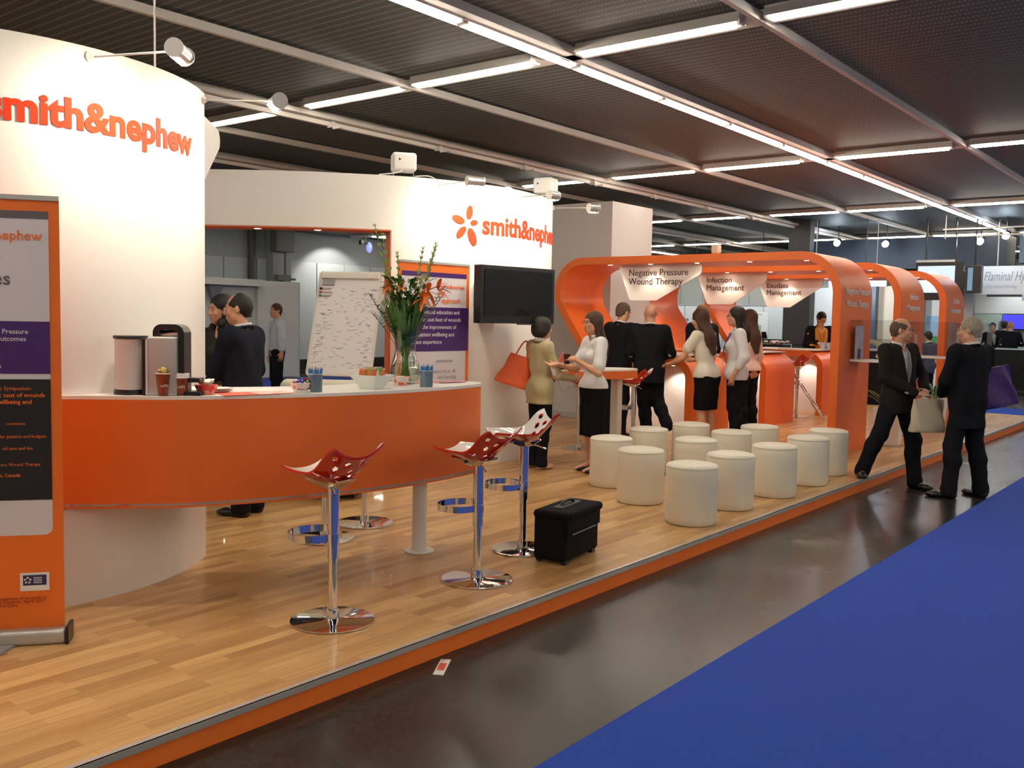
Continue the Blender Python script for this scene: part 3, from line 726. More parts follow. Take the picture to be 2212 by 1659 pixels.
# candy bowls
def candy_bowl(x,y,label,n,seed):
    t=thing('dotted_bowl',label,'bowl',(x,y,T),0,'white bowls with pink spots')
    M().lathe((0,0,0),bowl_prof(.036,.062,.055),36).build('bowl_body',dotted('white_pink_dotted_glaze',(.78,.68,.62),(.72,.16,.10),30,.38),t,smooth=True,angle=40)
    cols=[(.10,.03,.25),(.03,.10,.45),(.5,.03,.03),(.04,.2,.06)]
    for k in range(n):
        a=k*2.4+seed; r=.012+.03*((k%4)/3); w=thing('wrapped_sweet','foil-wrapped sweet, %s, in the pink-spotted bowl'%['purple','blue','red','green'][k%4],'sweet',(x+r*math.cos(a),y+r*math.sin(a),T+.050+.010*(k%3)),a,'wrapped sweets in the spotted bowl')
        c=mat('sweet_%s_foil'%['purple','blue','red','green'][k%4],cols[k%4],.2,.5)
        foil('sweet',(0,0,0),.013,c,w,k+seed,.8); M().box((.016,0,0),(.014,.012,.002),rx=.4).box((-.016,0,0),(.014,.012,.002),rx=-.4).build('twist',c,w)
candy_bowl(3.56,4.42,'white pink-spotted bowl of sweets next to the left pen pot',10,1)
candy_bowl(4.42,4.46,'white pink-spotted bowl behind the square dish, in front of the vase',0,2)
# business cards
bc=M()
for k in range(9): bc.box((.0006*(k%3),0,.001+k*.0021),(.088,.055,.0016))
bc=bc.build('card_stack',mat('card_white',(.8,.78,.74),.5)); bc.location=(3.50,4.335,T); bc.rotation_euler.z=R(-40); tag(bc,'small stack of white cards beside the left pen pot','card stack')
M().box((0,0,.0205),(.06,.03,.001)).build('printed_mark',mat('card_print',(.1,.1,.1),.5),bc)
# pen pots
def pen_pot(x,y,label,seed):
    t=thing('pen_pot',label,'pot',(x,y,T),0,'steel pots of blue pens')
    M().lathe((0,0,0),[(0,0),(.040,0),(.040,.10),(.0425,.101),(.0425,.104),(.038,.103),(.038,.004),(0,.004)],36).build('pot_body',mat('blue_tinted_mesh_metal',(.25,.34,.40),.3,.5,trans=.45,ior=1.1),t,smooth=True,angle=40)
    M().tube([(.0415*math.cos(a),.0415*math.sin(a),.103) for a in np.linspace(0,2*PI,33)[:-1]],.002,6,closed=True).build('rim',steel,t)
    pm=mat('translucent_blue_plastic',(.05,.24,.60),.2); pc=mat('clear_grey_plastic',(.45,.5,.55),.15)
    rr=np.random.RandomState(seed)
    for k in range(14):
        a=k*2.39996; r=.006+.026*math.sqrt(k/14.); tx,ty=.5*(rr.rand()-.5)*.35,.5*(rr.rand()-.5)*.35
        p=thing('pen','blue ballpoint pen in the %s'%label.split(' of ')[0],'pen',(x+r*math.cos(a),y+r*math.sin(a),T+.006),0,'blue pens in the %s'%label.split(' of ')[0],rx=-(math.sin(a)*.10*r/.03),ry=(math.cos(a)*.10*r/.03))
        h=.118+.012*rr.rand()
        M().cyl((0,0,0),(0,0,h),.0042,n=8).build('barrel',pm,p,smooth=True); M().cyl((0,0,h),(0,0,h+.010),.0026,n=8).box((.005,0,h-.012),(.0015,.003,.03)).build('clip',pc,p)
pen_pot(3.63,4.375,'left metal pot of blue pens on the counter',3); pen_pot(4.44,4.245,'right metal pot of blue pens on the counter',4)
# square flared dish with snack packets
sd=thing('square_dish','flared square white dish holding snack packets on the counter','dish',(4.07,4.36,T),R(10))
m=M(); a,b,h=.048,.098,.085; iw=.004
def sq(r,z): return [(-r,-r,z),(r,-r,z),(r,r,z),(-r,r,z)]
v=sq(a,0)+sq(b,h)+sq(b-iw,h)+sq(a-iw,.006); f=[(3,2,1,0),(12,13,14,15)]
for k in range(4):
    j=(k+1)%4; f+=[(k,j,4+j,4+k),(4+k,4+j,8+j,8+k),(8+k,8+j,12+j,12+k)]
m.add(v,f).build('dish_body',mat('white_porcelain',(.78,.82,.78),.2),sd,bevel=.002)
pk=[(.5,.14,.03),(.75,.25,.05),(.45,.42,.12),(.7,.10,.08),(.6,.5,.35),(.2,.3,.1)]
for k in range(7):
    w=thing('snack_packet','%s snack packet standing in the white square dish, %s from the left'%(['orange','amber','olive','red','cream','green','orange-striped'][k],ordn[k]),'snack packet',(4.07+(k-3)*.019*.78,4.36-(k-3)*.019*.62+.0,T+.05+.004*(k%3)),R(38.5-90)+.3*(k%3-1),'snack packets in the square dish')
    M().rbox((0,0,.03),(.050,.016,.075),.007,rx=.1*(k%3-1)).build('wrapper',mat('packet_%d'%(k%6),pk[k%6],.25,var=.35,vscale=25),w,smooth=True)
    M().box((0,0,.0705),(.05,.003,.007)).build('crimped_edge',mat('packet_edge',(.7,.6,.5),.3,.4),w)
# glass vase with flowers
vx,vy=4.56,4.56
vz=thing('glass_vase','tall waisted clear glass vase of gladioli and lilies on the counter','vase',(vx,vy,T))
pf_=spline([(.058,0,.0),(.080,0,.02),(.088,0,.06),(.082,0,.11),(.064,0,.17),(.060,0,.20),(.068,0,.27),(.082,0,.34)],6)
prof=[(0,.0)]+[(p[0],p[2]) for p in pf_]+[(p[0]-.0035,p[2]) for p in pf_[::-1] if p[2]>.014]+[(0,.014)]
M().lathe((0,0,0),prof,48).build('glass_body',glass,vz,smooth=True,angle=60)
wp=[(0,.015)]+[(p[0]-.0042,p[2]) for p in pf_ if .015<p[2]<.125]+[(0,.125)]
M().lathe((0,0,0),wp,40).build('water',water,vz,smooth=True,angle=60)
bq=thing('flower_bouquet','bouquet of green gladiolus spikes and orange lilies standing in the glass vase','flowers',(vx,vy,T+.02)); bq.scale=(1.22,1.22,1.24); vz.scale=(1.12,1.12,1.15)
leafm=mat('deep_green_leaf',(.05,.125,.025),.45,var=.3,vscale=20); stemm=mat('pale_green_stem',(.16,.26,.05),.5); budm=mat('yellow_green_bud',(.26,.36,.08),.5,var=.3,vscale=30)
lil=mat('orange_lily_petal',(.80,.17,.02),.4); whp=mat('ivory_petal',(.78,.74,.60),.45)
def leafgeo(m,p,d,L,w,droop=.3,seed=0):
    d=Vector(d).normalized(); s=d.cross(Vector((0,0,1)));
    if s.length<.05: s=Vector((1,0,0))
    s.normalize(); n=s.cross(d); P=Vector(p); v=[]
    for k in range(6):
        t=k/5; c=P+d*L*t-Vector((0,0,1))*droop*L*t*t; ww=w*math.sin(PI*min(1,t*.92+.06))**.7
        v+=[c-s*ww+n*ww*.25,c,c+s*ww+n*ww*.25]
    f=[]
    for k in range(5):
        a=3*k; f+=[(a,a+1,a+4,a+3),(a+1,a+2,a+5,a+4)]
    m.add(v,f)
# image-right and toward-camera unit vectors at the counter
ir=Vector((.62,-.78,0)); ic=Vector((-.78,-.62,0))
spikes=[(-.155,.05,.80),(-.125,-.02,.76),(-.04,.06,.66),(.085,.02,.69),(.145,-.04,.72),(.155,.06,.70),(-.10,.0,.55)]
rr=np.random.RandomState(11)
for si,(dx,dy,hh) in enumerate(spikes):
    tip=ir*dx*1.05+ic*dy+Vector((0,0,hh)); base=ir*(-dx*.15)+Vector((0,0,0)); mid=ir*dx*.32+ic*dy*.3+Vector((0,0,hh*.45))
    pts=[Vector(p) for p in spline([tuple(base),tuple(mid),tuple(tip)],10)]
    o=M().tube(pts,.004,7,rs=[.0048-.003*k/20 for k in range(21)]).build('gladiolus_stem',stemm,bq,smooth=True)
    m=M()
    for k in range(10,21):
        p=pts[k]; d=(pts[min(k+1,20)]-pts[k-1]).normalized(); sz=.030*(1-.55*(k-10)/10)
        for s in(-1,1):
            q=(d*.85+ir*s*.42+ic*.1*rr.randn()).normalized(); Q=q.to_track_quat('Z','Y').to_matrix()
            m.ell(p+q*sz*.55,(sz*.26,sz*.22,sz*.75),8,6,Q)
    m.build('gladiolus_buds',budm,bq,smooth=True)
m=M()
for k in range(380):
    a=rr.rand()*2*PI; h=.20+rr.rand()**1.1*.33; rad=.035+.20*(h-.16)*rr.rand()*1.1
    p=ir*rad*math.cos(a)*1.1+ic*rad*math.sin(a)+Vector((0,0,h)); d=(ir*math.cos(a)*.8+ic*math.sin(a)*.8+Vector((0,0,.7+rr.rand())))
    leafgeo(m,p,d,.045+.045*rr.rand(),.009+.005*rr.rand(),.5)
for k in range(40):
    a=rr.rand()*2*PI; p=ir*.03*math.cos(a)+ic*.03*math.sin(a)+Vector((0,0,.18)); d=(ir*math.cos(a)*.42+ic*math.sin(a)*.4+Vector((0,0,1)))
    leafgeo(m,p,d,.20+.12*rr.rand(),.010,.10)
m.build('foliage',leafm,bq,smooth=True)['kind']='stuff'
m=M()
for k in range(26):
    a=k*2.4; r=.030*math.sqrt(k/26.); b0=Vector((r*math.cos(a+2),r*math.sin(a+2),.0)); b1=Vector((.9*r*math.cos(a),.9*r*math.sin(a),.20)); tp_=Vector(b1)+Vector((math.cos(a)*r*3.2,math.sin(a)*r*3.2,.22))
    m.tube([b0,b1,tp_],.0032,6)
m.build('stems',stemm,bq,smooth=True)
def flower(p,fac,L,m_,name):
    m=M(); fac=Vector(fac).normalized(); u=fac.orthogonal().normalized(); w=fac.cross(u)
    for k in range(6):
        a=k*PI/3; d=(u*math.cos(a)+w*math.sin(a))*.8+fac*.6; leafgeo(m,p,d,L,L*.17,.25)
    m.build(name,m_,bq,smooth=True)
for p,f_,L,mm_ in [(ir*.125+ic*.07+Vector((0,0,.47)),ir*.5+ic*.8,.085,lil),(ir*.175+ic*.05+Vector((0,0,.485)),ir*.9+ic*.4+Vector((0,0,.3)),.08,lil),(ir*.10+ic*.08+Vector((0,0,.435)),ic,.07,lil),(-ir*.09+ic*.06+Vector((0,0,.50)),-ir*.3+ic,.055,lil),(-ir*.01+ic*.08+Vector((0,0,.49)),ic+Vector((0,0,.6)),.05,lil),
    (-ir*.105+ic*.05+Vector((0,0,.47)),-ir*.2+ic,.055,whp),(ir*.09+ic*.03+Vector((0,0,.53)),ic,.06,whp),(-ir*.08+ic*.07+Vector((0,0,.42)),ic-ir,.045,whp)]:
    flower(p,f_,L,mm_,'lily_flower' if mm_ is lil else 'white_bloom')
# twiggy sprays
for k in range(9):
    a=rr.rand()*2*PI if k>3 else [3.1,3.3,.1,-.2][k]; m=M(); tip=ir*math.cos(a)*(.16+.05*rr.rand())+ic*math.sin(a)*.12+Vector((0,0,.33+.20*rr.rand()))
    pts=spline([(0,0,.1),tuple(tip*.55+Vector((0,0,.06))),tuple(tip)],8); m.tube(pts,.0016,5); 
    for q in pts[8:]:
        for s in(-1,1): leafgeo(m,q,ir*s*.6+Vector((0,0,.7))+ic*rr.randn()*.4,.028,.007,.2)
    m.build('twig_spray',leafm,bq,smooth=True)

for o in set(bpy.data.objects)-MARK0:
    if o.parent is None and o.type!='LIGHT': o.location.x*=K; o.location.y*=K
# ---------------------------------------------------------------- sofa and flipchart behind the counter
sf=thing('tub_sofa','cream rounded sofa back seen just above the counter','sofa',(5.62,6.60,0),math.atan2(-.6,.46))
M().rbox((0,.0,.49),(.86,.16,.96),.075,seg=5).build('backrest',leather,sf,smooth=True)
M().rbox((0,-.38,.24),(.82,.60,.36),.06).build('seat',leather,sf,smooth=True)
for x in(-.38,.38): M().rbox((x,-.32,.36),(.12,.62,.6),.05).build('armrest',leather,sf,smooth=True)
M().box((0,-.25,.03),(.7,.6,.06)).build('base',black_pl,sf)
fl0=Vector((5.67,6.95,1.0)); fl1=Vector((5.97,6.42,1.0)); ft=Vector((.31,.17,.95))
fc=thing('flipchart','white magnetic flipchart board leaning back, covered in pen strokes','flipchart',(5.9,6.8,0))
uu=(fl1-fl0); WW=uu.length; uu.normalize(); vv=ft.normalized(); nn=uu.cross(vv).normalized(); HH=ft.length
vv=nn.cross(uu).normalized()
def FC(x,z,h): return tuple(fl0+uu*x+vv*z+nn*h)
sh=.0
skew=(ft.dot(uu))/HH
def FS(x,z,h): return tuple(fl0+uu*(x+z*skew)+vv*z+nn*h)
wbm=mat('whiteboard_enamel',(.84,.79,.79),.12)
M().prism(rounded([(0,0),(WW,0),(WW,HH),(0,HH)],[.02]*4),-.01,.01,FS).build('board',wbm,fc,world=True)
m=M()
for (a,b,c,d) in((0,-.012,WW,.012),(0,HH-.012,WW,HH+.012),(-.012,0,.012,HH),(WW-.012,0,WW+.012,HH)): m.prism([(a,b),(c,b),(c,d),(a,d)],-.014,.014,FS)
m.build('frame',mat('white_frame',(.72,.68,.62),.4),fc,world=True)
m=M().prism([(.02,HH-.065),(WW-.02,HH-.065),(WW-.02,HH-.01),(.02,HH-.01)],.01,.04,FS); m.build('clamp_bar',mat('white_frame',(.72,.68,.62),.4),fc,world=True,bevel=.006)
m=M(); rs=np.random.RandomState(3)
for k in range(170):
    cx_=rs.rand(); side=k%3
    x=(.03+.10*rs.rand() if side==0 else (WW-.17+.13*rs.rand() if side==1 else .12+.32*rs.rand())); z=.05+(HH-.2)*rs.rand()
    L=.025+.03*rs.rand(); a=.25*rs.randn() if rs.rand()<.75 else rs.randn(); dx,dz=L*math.cos(a)/2,L*math.sin(a)/2; px_,pz=-dz/L*.003,dx/L*.003
    m.prism([(x-dx-px_,z-dz-pz),(x+dx-px_,z+dz-pz),(x+dx+px_,z+dz+pz),(x-dx+px_,z-dz+pz)],.0101,.011,FS)
st=m.build('pen_strokes',mat('grey_marker_ink',(.16,.15,.16),.5),fc,world=True); st['kind']='stuff'
M().prism([(.035,HH-.13),(.15,HH-.13),(.15,HH-.075),(.035,HH-.075)],.011,.035,FS).build('board_eraser',grey_pl,fc,world=True)
for k,(nm,cc) in enumerate((('black',(.01,.01,.01)),('red',(.6,.02,.02)),('green',(.02,.25,.06)))):
    z=HH-.165-k*.035
    pen=M().cyl(FS(.03,z,.02),FS(.13,z+.004,.02),.008,n=10).build('marker_pen',mat('marker_barrel',(.6,.58,.56),.4)); tag(pen,'%s-capped marker pen clipped to the upper left of the flipchart'%nm,'marker pen','marker pens on the flipchart')
    c2=M().cyl(FS(.012,z,.02),FS(.04,z+.001,.02),.0095,n=10).build('cap',mat('marker_%s'%nm,cc,.3),pen)
for a,b in((fl0+uu*.1+vv*.5,Vector((5.65,6.85,.02))),(fl0+uu*.45+vv*.5,Vector((5.85,6.40,.02))),(fl0+uu*.3+vv*.7,Vector((6.35,7.0,.02)))):
    M().cyl(tuple(a),tuple(b),.013,n=12).build('leg',alu,fc,world=True,smooth=True)
# high table
th_=.10; tz=1.02
tb=thing('high_table','small leaf-shaped high table with white top, orange rim and white post','table',(8.7,6.0,0))
tp_pts=[(8.02,6.30),(8.30,6.00),(8.62,5.78),(8.95,5.60),(9.12,5.62),(9.18,5.75),(9.0,5.98),(8.65,6.28),(8.3,6.52),(8.08,6.50)]
tp_pts=[(7.98,5.98),(8.25,5.66),(8.6,5.47),(8.88,5.40),(9.07,5.44),(9.16,5.60),(9.05,5.80),(8.7,6.0),(8.35,6.18),(8.08,6.16)]
sp=spline(tp_pts+[tp_pts[0]],5)[:-1]
M().prism(sp,tz-.015,tz).build('tabletop',MATS['white_worktop_laminate'],tb,world=True)
M().prism(sp,tz-th_,tz-.0155).build('orange_rim',orange_l,tb,world=True,smooth=True,angle=60)
for x,y in((8.93,5.62),(8.60,5.71)):
    M().rbox((x,y,.46),(.10,.10,.92),.012).build('leg',mat('cream_painted_post',(.72,.68,.6),.4),tb,world=True,smooth=True)
lp=thing('laptop','closed dark laptop lying on the small high table','laptop',(8.20,5.93,tz),R(-40))
M().rbox((0,0,.012),(.34,.24,.022),.008).build('body',black_pl,lp,smooth=True); M().rbox((0,0,.027),(.33,.23,.006),.002).build('lid',mat('dark_grey_lid',(.05,.05,.055),.3),lp,smooth=True)
c_=M().tube(spline([(8.12,5.85,1.0),(8.02,5.72,.80),(8.10,5.66,.86),(8.25,5.65,.92)],8),.004,6).build('cable',mat('cable_grey',(.25,.22,.2),.5),smooth=True); tag(c_,'thin looping cable hanging below the small high table','cable')
fo=M().box((8.45,5.75,tz+.004),(.26,.20,.006),rz=.4).build('folder',mat('red_folder',(.55,.05,.03),.4)); tag(fo,'red folder lying open on the small high table','folder')
# ---------------------------------------------------------------- three orange arches with counters
BW=1.10; TK=.10
prof_c=arcpath([(3.96,0),(3.96,2.37),(7.99,2.37),(7.99,1.80),(7.45,1.045),(5.855,1.045),(5.855,0)],[.46,.42,.35,.22,.26],10)
def offset_path(P,h):
    P=[Vector(p) for p in P]; out=[]
    for i in range(len(P)):
        d=(P[min(i+1,len(P)-1)]-P[max(i-1,0)]).normalized(); out.append(P[i]+Vector((-d.y,d.x))*h)
    return [(p.x,p.y) for p in out]
o1=offset_path(prof_c,.05); o2=offset_path(prof_c,-.05)
names=[('Negative Pressure','Wound Therapy'),('Infection',' Management'.strip()),('Exudate','Management')]
which=['nearest','middle','farthest']
warm=(1.,.78,.55)
signm=mat('white_translucent_sign',(.84,.80,.78),.35)
sign_txt=mat('dark_brown_sign_lettering',(.10,.035,.02),.5)
leg_txt=mat('white_sign_lettering',(.75,.70,.68),.5)
for ai,x0 in enumerate((11.05,13.38,15.68)):
    t=thing('arch_counter','%s of three orange looped arches, its band bending down into a counter'%which[ai],'display arch',(x0,3.96,0),0,'orange arches with counters')
    m=M(); n=len(o1); v=[]
    for (y,z) in o1: v+=[(x0,y,z),(x0+BW,y,z)]
    for (y,z) in o2: v+=[(x0,y,z),(x0+BW,y,z)]
    f=[]
    for i in range(n-1):
        a=2*i;b=2*n+2*i
        f+=[(a,a+2,a+3,a+1),(b,b+1,b+3,b+2),(a,b,b+2,a+2),(a+1,a+3,b+3,b+1)]
    f+=[(0,1,2*n+1,2*n),(2*n-2,4*n-2,4*n-1,2*n-1)]
    m.add(v,f).build('band',orange_l,t,world=True,smooth=True,angle=35)
    M().box((x0+BW/2,6.62,1.102),(BW-.02,1.32,.012)).build('worktop',white_gloss,t,world=True)
    # white back board under the counter
    bp_=rounded([(5.92,0),(7.45,0),(7.45,.99),(5.92,.99)],[0,0,.03,.22])
    M().prism(bp_,x0+.55,x0+.58,lambda y,z,h:(h,y,z)).build('back_board',mat('white_back_board',(.82,.78,.76),.4),t,world=True)
    # lettering on the leg
    a,b=names[ai]
    for tx,tz_ in((a,1.92),(b,1.77)): m=M(); text_on(m,tx,(x0+BW/2+.03,3.906,tz_),(1,0,0),UP,.118,bold=.012,depth=.004,align='CENTER'); m.build('leg_lettering',leg_txt,t,world=True)
    # hanging sign
    sg=thing('hanging_sign','white rounded sign reading %s, under the %s arch roof'%(' '.join(names[ai]),which[ai]),'sign',(x0+.3,6.4,2.0))
    ty=5.86 if ai==0 else 5.98
    P=rounded([(7.15,2.315),(ty,2.315),(ty,2.19),(6.54,1.83),(6.96,1.83)],[.03,.03,.075,.06,.06])
    sx=x0+.28
    M().prism(P,sx,sx+.025,lambda y,z,h:(h,y,z)).build('panel',signm,sg,world=True)
    for tx,tz_ in((a,2.17),(b,2.05)): m=M(); text_on(m,tx,(sx-.004,6.98,tz_),(0,-1,0),UP,.125,depth=.004); m.build('lettering',sign_txt,sg,world=True)
    # roof downlights
    for k,y in enumerate((4.39,5.13,5.86,6.56,7.20)):
        downlight(x0+.14 if k<5 else x0,y,2.318,'small round downlight under the roof of the %s arch, %s from the aisle'%(which[ai],ordn[k]),'downlights under the %s arch'%which[ai],9,ang=110)
    # little lamps below the counter
    for k,y in enumerate((6.25,6.95)):
        c=thing('counter_lamp','small lamp under the %s counter lighting the white board, %s'%(which[ai],['aisle side','inner side'][k]),'lamp',(x0+.30,y,.985),0,'lamps under the counters')
        M().cyl((0,0,-.03),(0,0,.008),.03,n=20).build('housing',steel,c,smooth=True,angle=40); M().lathe((0,0,-.032),[(0,0),(.024,0)],16).build('lamp',dl_m,c)
        setlight('spot_light','SPOT',(x0+.30,y,.945),(x0+.52,y,.35),10,(1.,.86,.72),.02,100,.5)
# acrylic display cases on the legs
def display_case(x,label,kind):
    t=thing('display_case',label,'display case',(x,3.65,1.14),0,'clear display cases on the arch legs')
    L,Dp,Hc=.36,.52,.47
    y1=3.905;y0=y1-Dp
    th=.004
    m=M().box((x+L/2,y0,1.14+Hc/2),(L,th,Hc)).box((x,(y0+y1)/2,1.14+Hc/2),(th,Dp-th,Hc)).box((x+L,(y0+y1)/2,1.14+Hc/2),(th,Dp-th,Hc)).box((x+L/2,(y0+y1)/2,1.14+Hc),(L+th,Dp+th,th))
    m.build('acrylic_cover',acryl,t,world=True)
    M().box((x+L/2,(y0+y1)/2,1.125),(L+.02,Dp+.0,.028)).build('white_shelf',white_gloss,t,world=True)
    return t
display_case(11.42,'clear display case on the nearest arch leg, holding a card and cream model',0)
display_case(13.75,'clear acrylic display case on the middle arch leg, partly behind the man with glasses',1)
display_case(16.05,'clear acrylic display case on the farthest arch leg, beside the grey-haired man',2)
pc_=M().box((0,0,.20),(.30,.006,.40)).build('picture_card',mat('picture_print',(.52,.52,.66),.4,var=.45,vscale=9)); pc_.location=(11.60,3.86,1.141); tag(pc_,'pale blue and white picture card inside the nearest display case','picture')
M().box((0,-.0045,.06),(.10,.003,.12)).build('dark_print',mat('dark_print',(.09,.06,.12),.4),pc_)
cm=M().tube(spline([(0,0,0),(.0,-.03,.09),(.03,.03,.17),(.02,.12,.20)],8),.035,14,rs=[.045-.0008*k for k in range(25)]).build('anatomical_model',mat('ivory_resin',(.62,.56,.42),.4),smooth=True); cm.location=(11.60,3.62,1.16); tag(cm,'curved cream body-part model standing in the nearest display case','model')
for k,(x,y) in enumerate(((11.66,3.46),(11.58,3.50))):
    d_=M().rbox((0,0,.022),(.07,.05,.04),.012).build('small_device',[black_pl,white_gloss][k],smooth=True); d_.location=(x,y,1.141); tag(d_,'small %s device lying in the nearest display case'%['black','white'][k],'device')
c3=M().box((0,0,.15),(.14,.006,.30)).build('picture_card',mat('pink_print',(.7,.45,.42),.4,var=.3,vscale=12)); c3.location=(13.88,3.84,1.141); tag(c3,'pinkish picture card in the middle display case','picture')
c4=M().box((0,0,.19),(.16,.006,.38)).build('picture_card',mat('grey_print2',(.6,.6,.62),.4,var=.4,vscale=10)); c4.location=(16.2,3.84,1.141); tag(c4,'grey and red picture card in the farthest display case','picture')
# planters
def planter(x,y,label,seed):
    t=thing('planter',label,'planter',(x,y,0),.1,'white planters between the arches')
    a,b,h=.13,.18,.48
    def s4(r,z): return [(-r,-r,z),(r,-r,z),(r,r,z),(-r,r,z)]
    v=s4(a,0)+s4(b,h)+s4(b-.012,h)+s4(b-.014,h-.05); f=[(3,2,1,0),(12,13,14,15)]
    for k in range(4):
        j=(k+1)%4; f+=[(k,j,4+j,4+k),(4+k,4+j,8+j,8+k),(8+k,8+j,12+j,12+k)]
    M().add(v,f).build('pot',mat('white_planter_glaze',(.78,.76,.72),.4),t,bevel=.004)
    m=M(); q=np.random.RandomState(seed)
    for k in range(16):
        an=k*2.4; leafgeo(m,(.05*math.cos(an),.05*math.sin(an),h-.05),(math.cos(an)*.7,math.sin(an)*.7,1),.50+.30*q.rand(),.016,.40)
    m.build('leaves',leafm,t,smooth=True)
planter(12.66,3.78,'white tapered planter with strappy leaves between the nearest and middle arch legs',1)
planter(14.98,3.84,'white tapered planter between the middle and farthest arch legs',2)
# things on the counters
def cuppot(x,y,label,grp):
    t=thing('glass_tumbler',label,'tumbler',(x,y,1.108),0,grp)
    M().lathe((0,0,0),[(0,0),(.036,0),(.048,.11),(.0455,.11),(.034,.006),(0,.006)],28).build('body',mat('pale_blue_glassware',(.55,.60,.72),.15,alpha=1,trans=.3),t,smooth=True,angle=40)
    m=M()
    for k in range(8): a=k*.785; m.cyl((.02*math.cos(a),.02*math.sin(a),.01),(.034*math.cos(a),.034*math.sin(a),.13),.004,n=6)
    m.build('contents',mat('pale_plastic',(.7,.7,.75),.4),t)
cuppot(16.25,6.02,'left pale tumbler on the third counter in front of the man in yellow','pale tumblers on the third counter')
cuppot(16.2,5.90-.0,'right pale tumbler on the third counter in front of the man in yellow','pale tumblers on the third counter')
tr=M().rbox((0,0,.045),(.35,.5,.09),.01).build('black_display_stand',black_pl,smooth=True); tr.location=(17.3,7.35,1.06); tag(tr,'low black display stand carrying a heap of white samples','display stand')
M().box((0,0,-.53),(.3,.44,1.06)).build('pedestal',mat('dark_pedestal',(.04,.04,.045),.5),tr)
hp_=M(); q=np.random.RandomState(4)
for k in range(14): hp_.ell((.12*q.randn()*.6,.15*q.randn()*.6,.11+.03*q.rand()),(.05,.05,.025),8,6)
hp_=hp_.build('white_samples',white_gloss,smooth=True); hp_.location=(17.3,7.35,1.06); tag(hp_,'heap of crumpled white dressing samples on the black stand','samples',kind='stuff')
bx=M().rbox((0,0,.12),(.10,.10,.24),.006).build('product_box',mat('pinkish_white_box',(.82,.70,.68),.4),smooth=True); bx.location=(13.9,6.45,1.108); tag(bx,'tall pinkish white box on the middle counter beside the long-haired woman','box')
for k,(x,y,l) in enumerate(((11.3,6.35,'stack of white leaflets on the nearest counter beside the bald man'),(11.5,6.05,'open leaflet on the nearest counter under the hand of the brown-haired woman'),(13.7,6.2,'row of dark-edged leaflets on the middle counter'),(15.95,6.5,'leaflets spread along the third counter top'))):
    o=M().box((0,0,.004),(.32,.24,.008),rz=k*.5).box((.05,.08,.010),(.25,.18,.005),rz=.3-k).build('leaflet',mat('white_print_%d'%(k%2),[(.8,.76,.74),(.5,.42,.40)][k%2],.4,var=.3,vscale=20)); o.location=(x,y,1.109); tag(o,l,'leaflet')
po=M().rbox((0,0,.065),(.07,.05,.13),.01).build('perspex_holder',mat('pale_perspex',(.75,.65,.6),.2),smooth=True); po.location=(11.62,6.22,1.108); tag(po,'small clear-white leaflet holder on the nearest counter behind the bald man','holder')

# white storage block behind
sb=M().box((12.9,8.85,1.67),(1.2,1.9,3.38)).build('storage_tower',mat('white_grey_block_panel',(.62,.60,.60),.5,var=.02,vscale=1)); sb.location.z=.0; tag(sb,'tall plain white-grey storage block rising behind the arches','storage block')
M().box((12.28,8.85,.04),(.02,1.9,.08)).build('plinth',mat('pale_plinth',(.5,.48,.46),.5),sb)

# ---------------------------------------------------------------- lamps on the partitions
lampglow=mat('lit_halogen',(1,1,1),.3,emit=(1.,.86,.62),es=160)
def arm_lamp(base,head,aim,label,power,ang=120,rlen=.11,lit=True,size=.07,vis=True):
    t=thing('arm_spotlight',label,'spotlight',base,0,'arm spotlights on the partitions')
    b=Vector(base);h=Vector(head);a=(Vector(aim)-h).normalized(); d=(h-b).normalized()
    M().cyl(b,b+d*.03,.028,.010,n=20).build('wall_cap',rail_m,t,world=True,smooth=True)
    M().cyl(b,h-a*.01,.006,n=8).build('arm',alu,t,world=True)
    side=a.cross(Vector((0,0,1))).normalized()
    m=M().cyl(h-side*rlen/2,h+side*rlen/2,.042,n=24); m.build('lamp_body',mat('clear_chrome_shell',(.72,.70,.68),.28,.7),t,world=True,smooth=True,angle=40)
    m=M()
    for s in(-1,1): m.cyl(h+side*s*rlen/2,h+side*s*(rlen/2+.010),.048,n=24)
    m.build('end_ring',mat('pale_grey_ring',(.62,.60,.58),.3,.2),t,world=True,smooth=True,angle=40)
    M().box((0,0,0),(.001,.001,.001)).add([h+a*.047+side*i*rlen*.42+a.cross(side)*j*.03 for i,j in((-1,-1),(1,-1),(1,1),(-1,1))],[(0,1,2,3)]).build('lens',lampglow,t,world=True)
    setlight('spot_light','SPOT',tuple(h+a*.055),aim,power,(1.,.87,.70),size,ang,.9)
arm_lamp(tuple(A(1.4,2.86,.0)),(2.74,4.36,2.86),tuple(A(-6,2.1)),'chrome arm spotlight over the first letters on the near partition, at upper left',42,140,.16)
arm_lamp(tuple(A(43,2.86,.0)),(3.62,4.72,2.82),tuple(A(26,2.25)),'glaring arm spotlight reaching out from the right edge of the near partition',36,135)
arm_lamp(tuple(B(s_at_x(7.05),2.88)),(6.96,6.04,2.86),tuple(B(s_at_x(7.2),2.35)),'chrome arm spotlight above the star emblem on the far partition',34,140,.16)
arm_lamp(tuple(B(s_at_x(8.1),2.86)),(7.80,5.72,2.80),tuple(B(s_at_x(7.9),2.3)),'arm spotlight above the far lettering, in front of the right white speaker',30,140)
arm_lamp(tuple(B(s_at_x(9.1),2.86)),(8.62,5.78,2.76),tuple(B(s_at_x(8.95),2.25)),'lit arm spotlight sticking out right of the far partition edge',22,130)
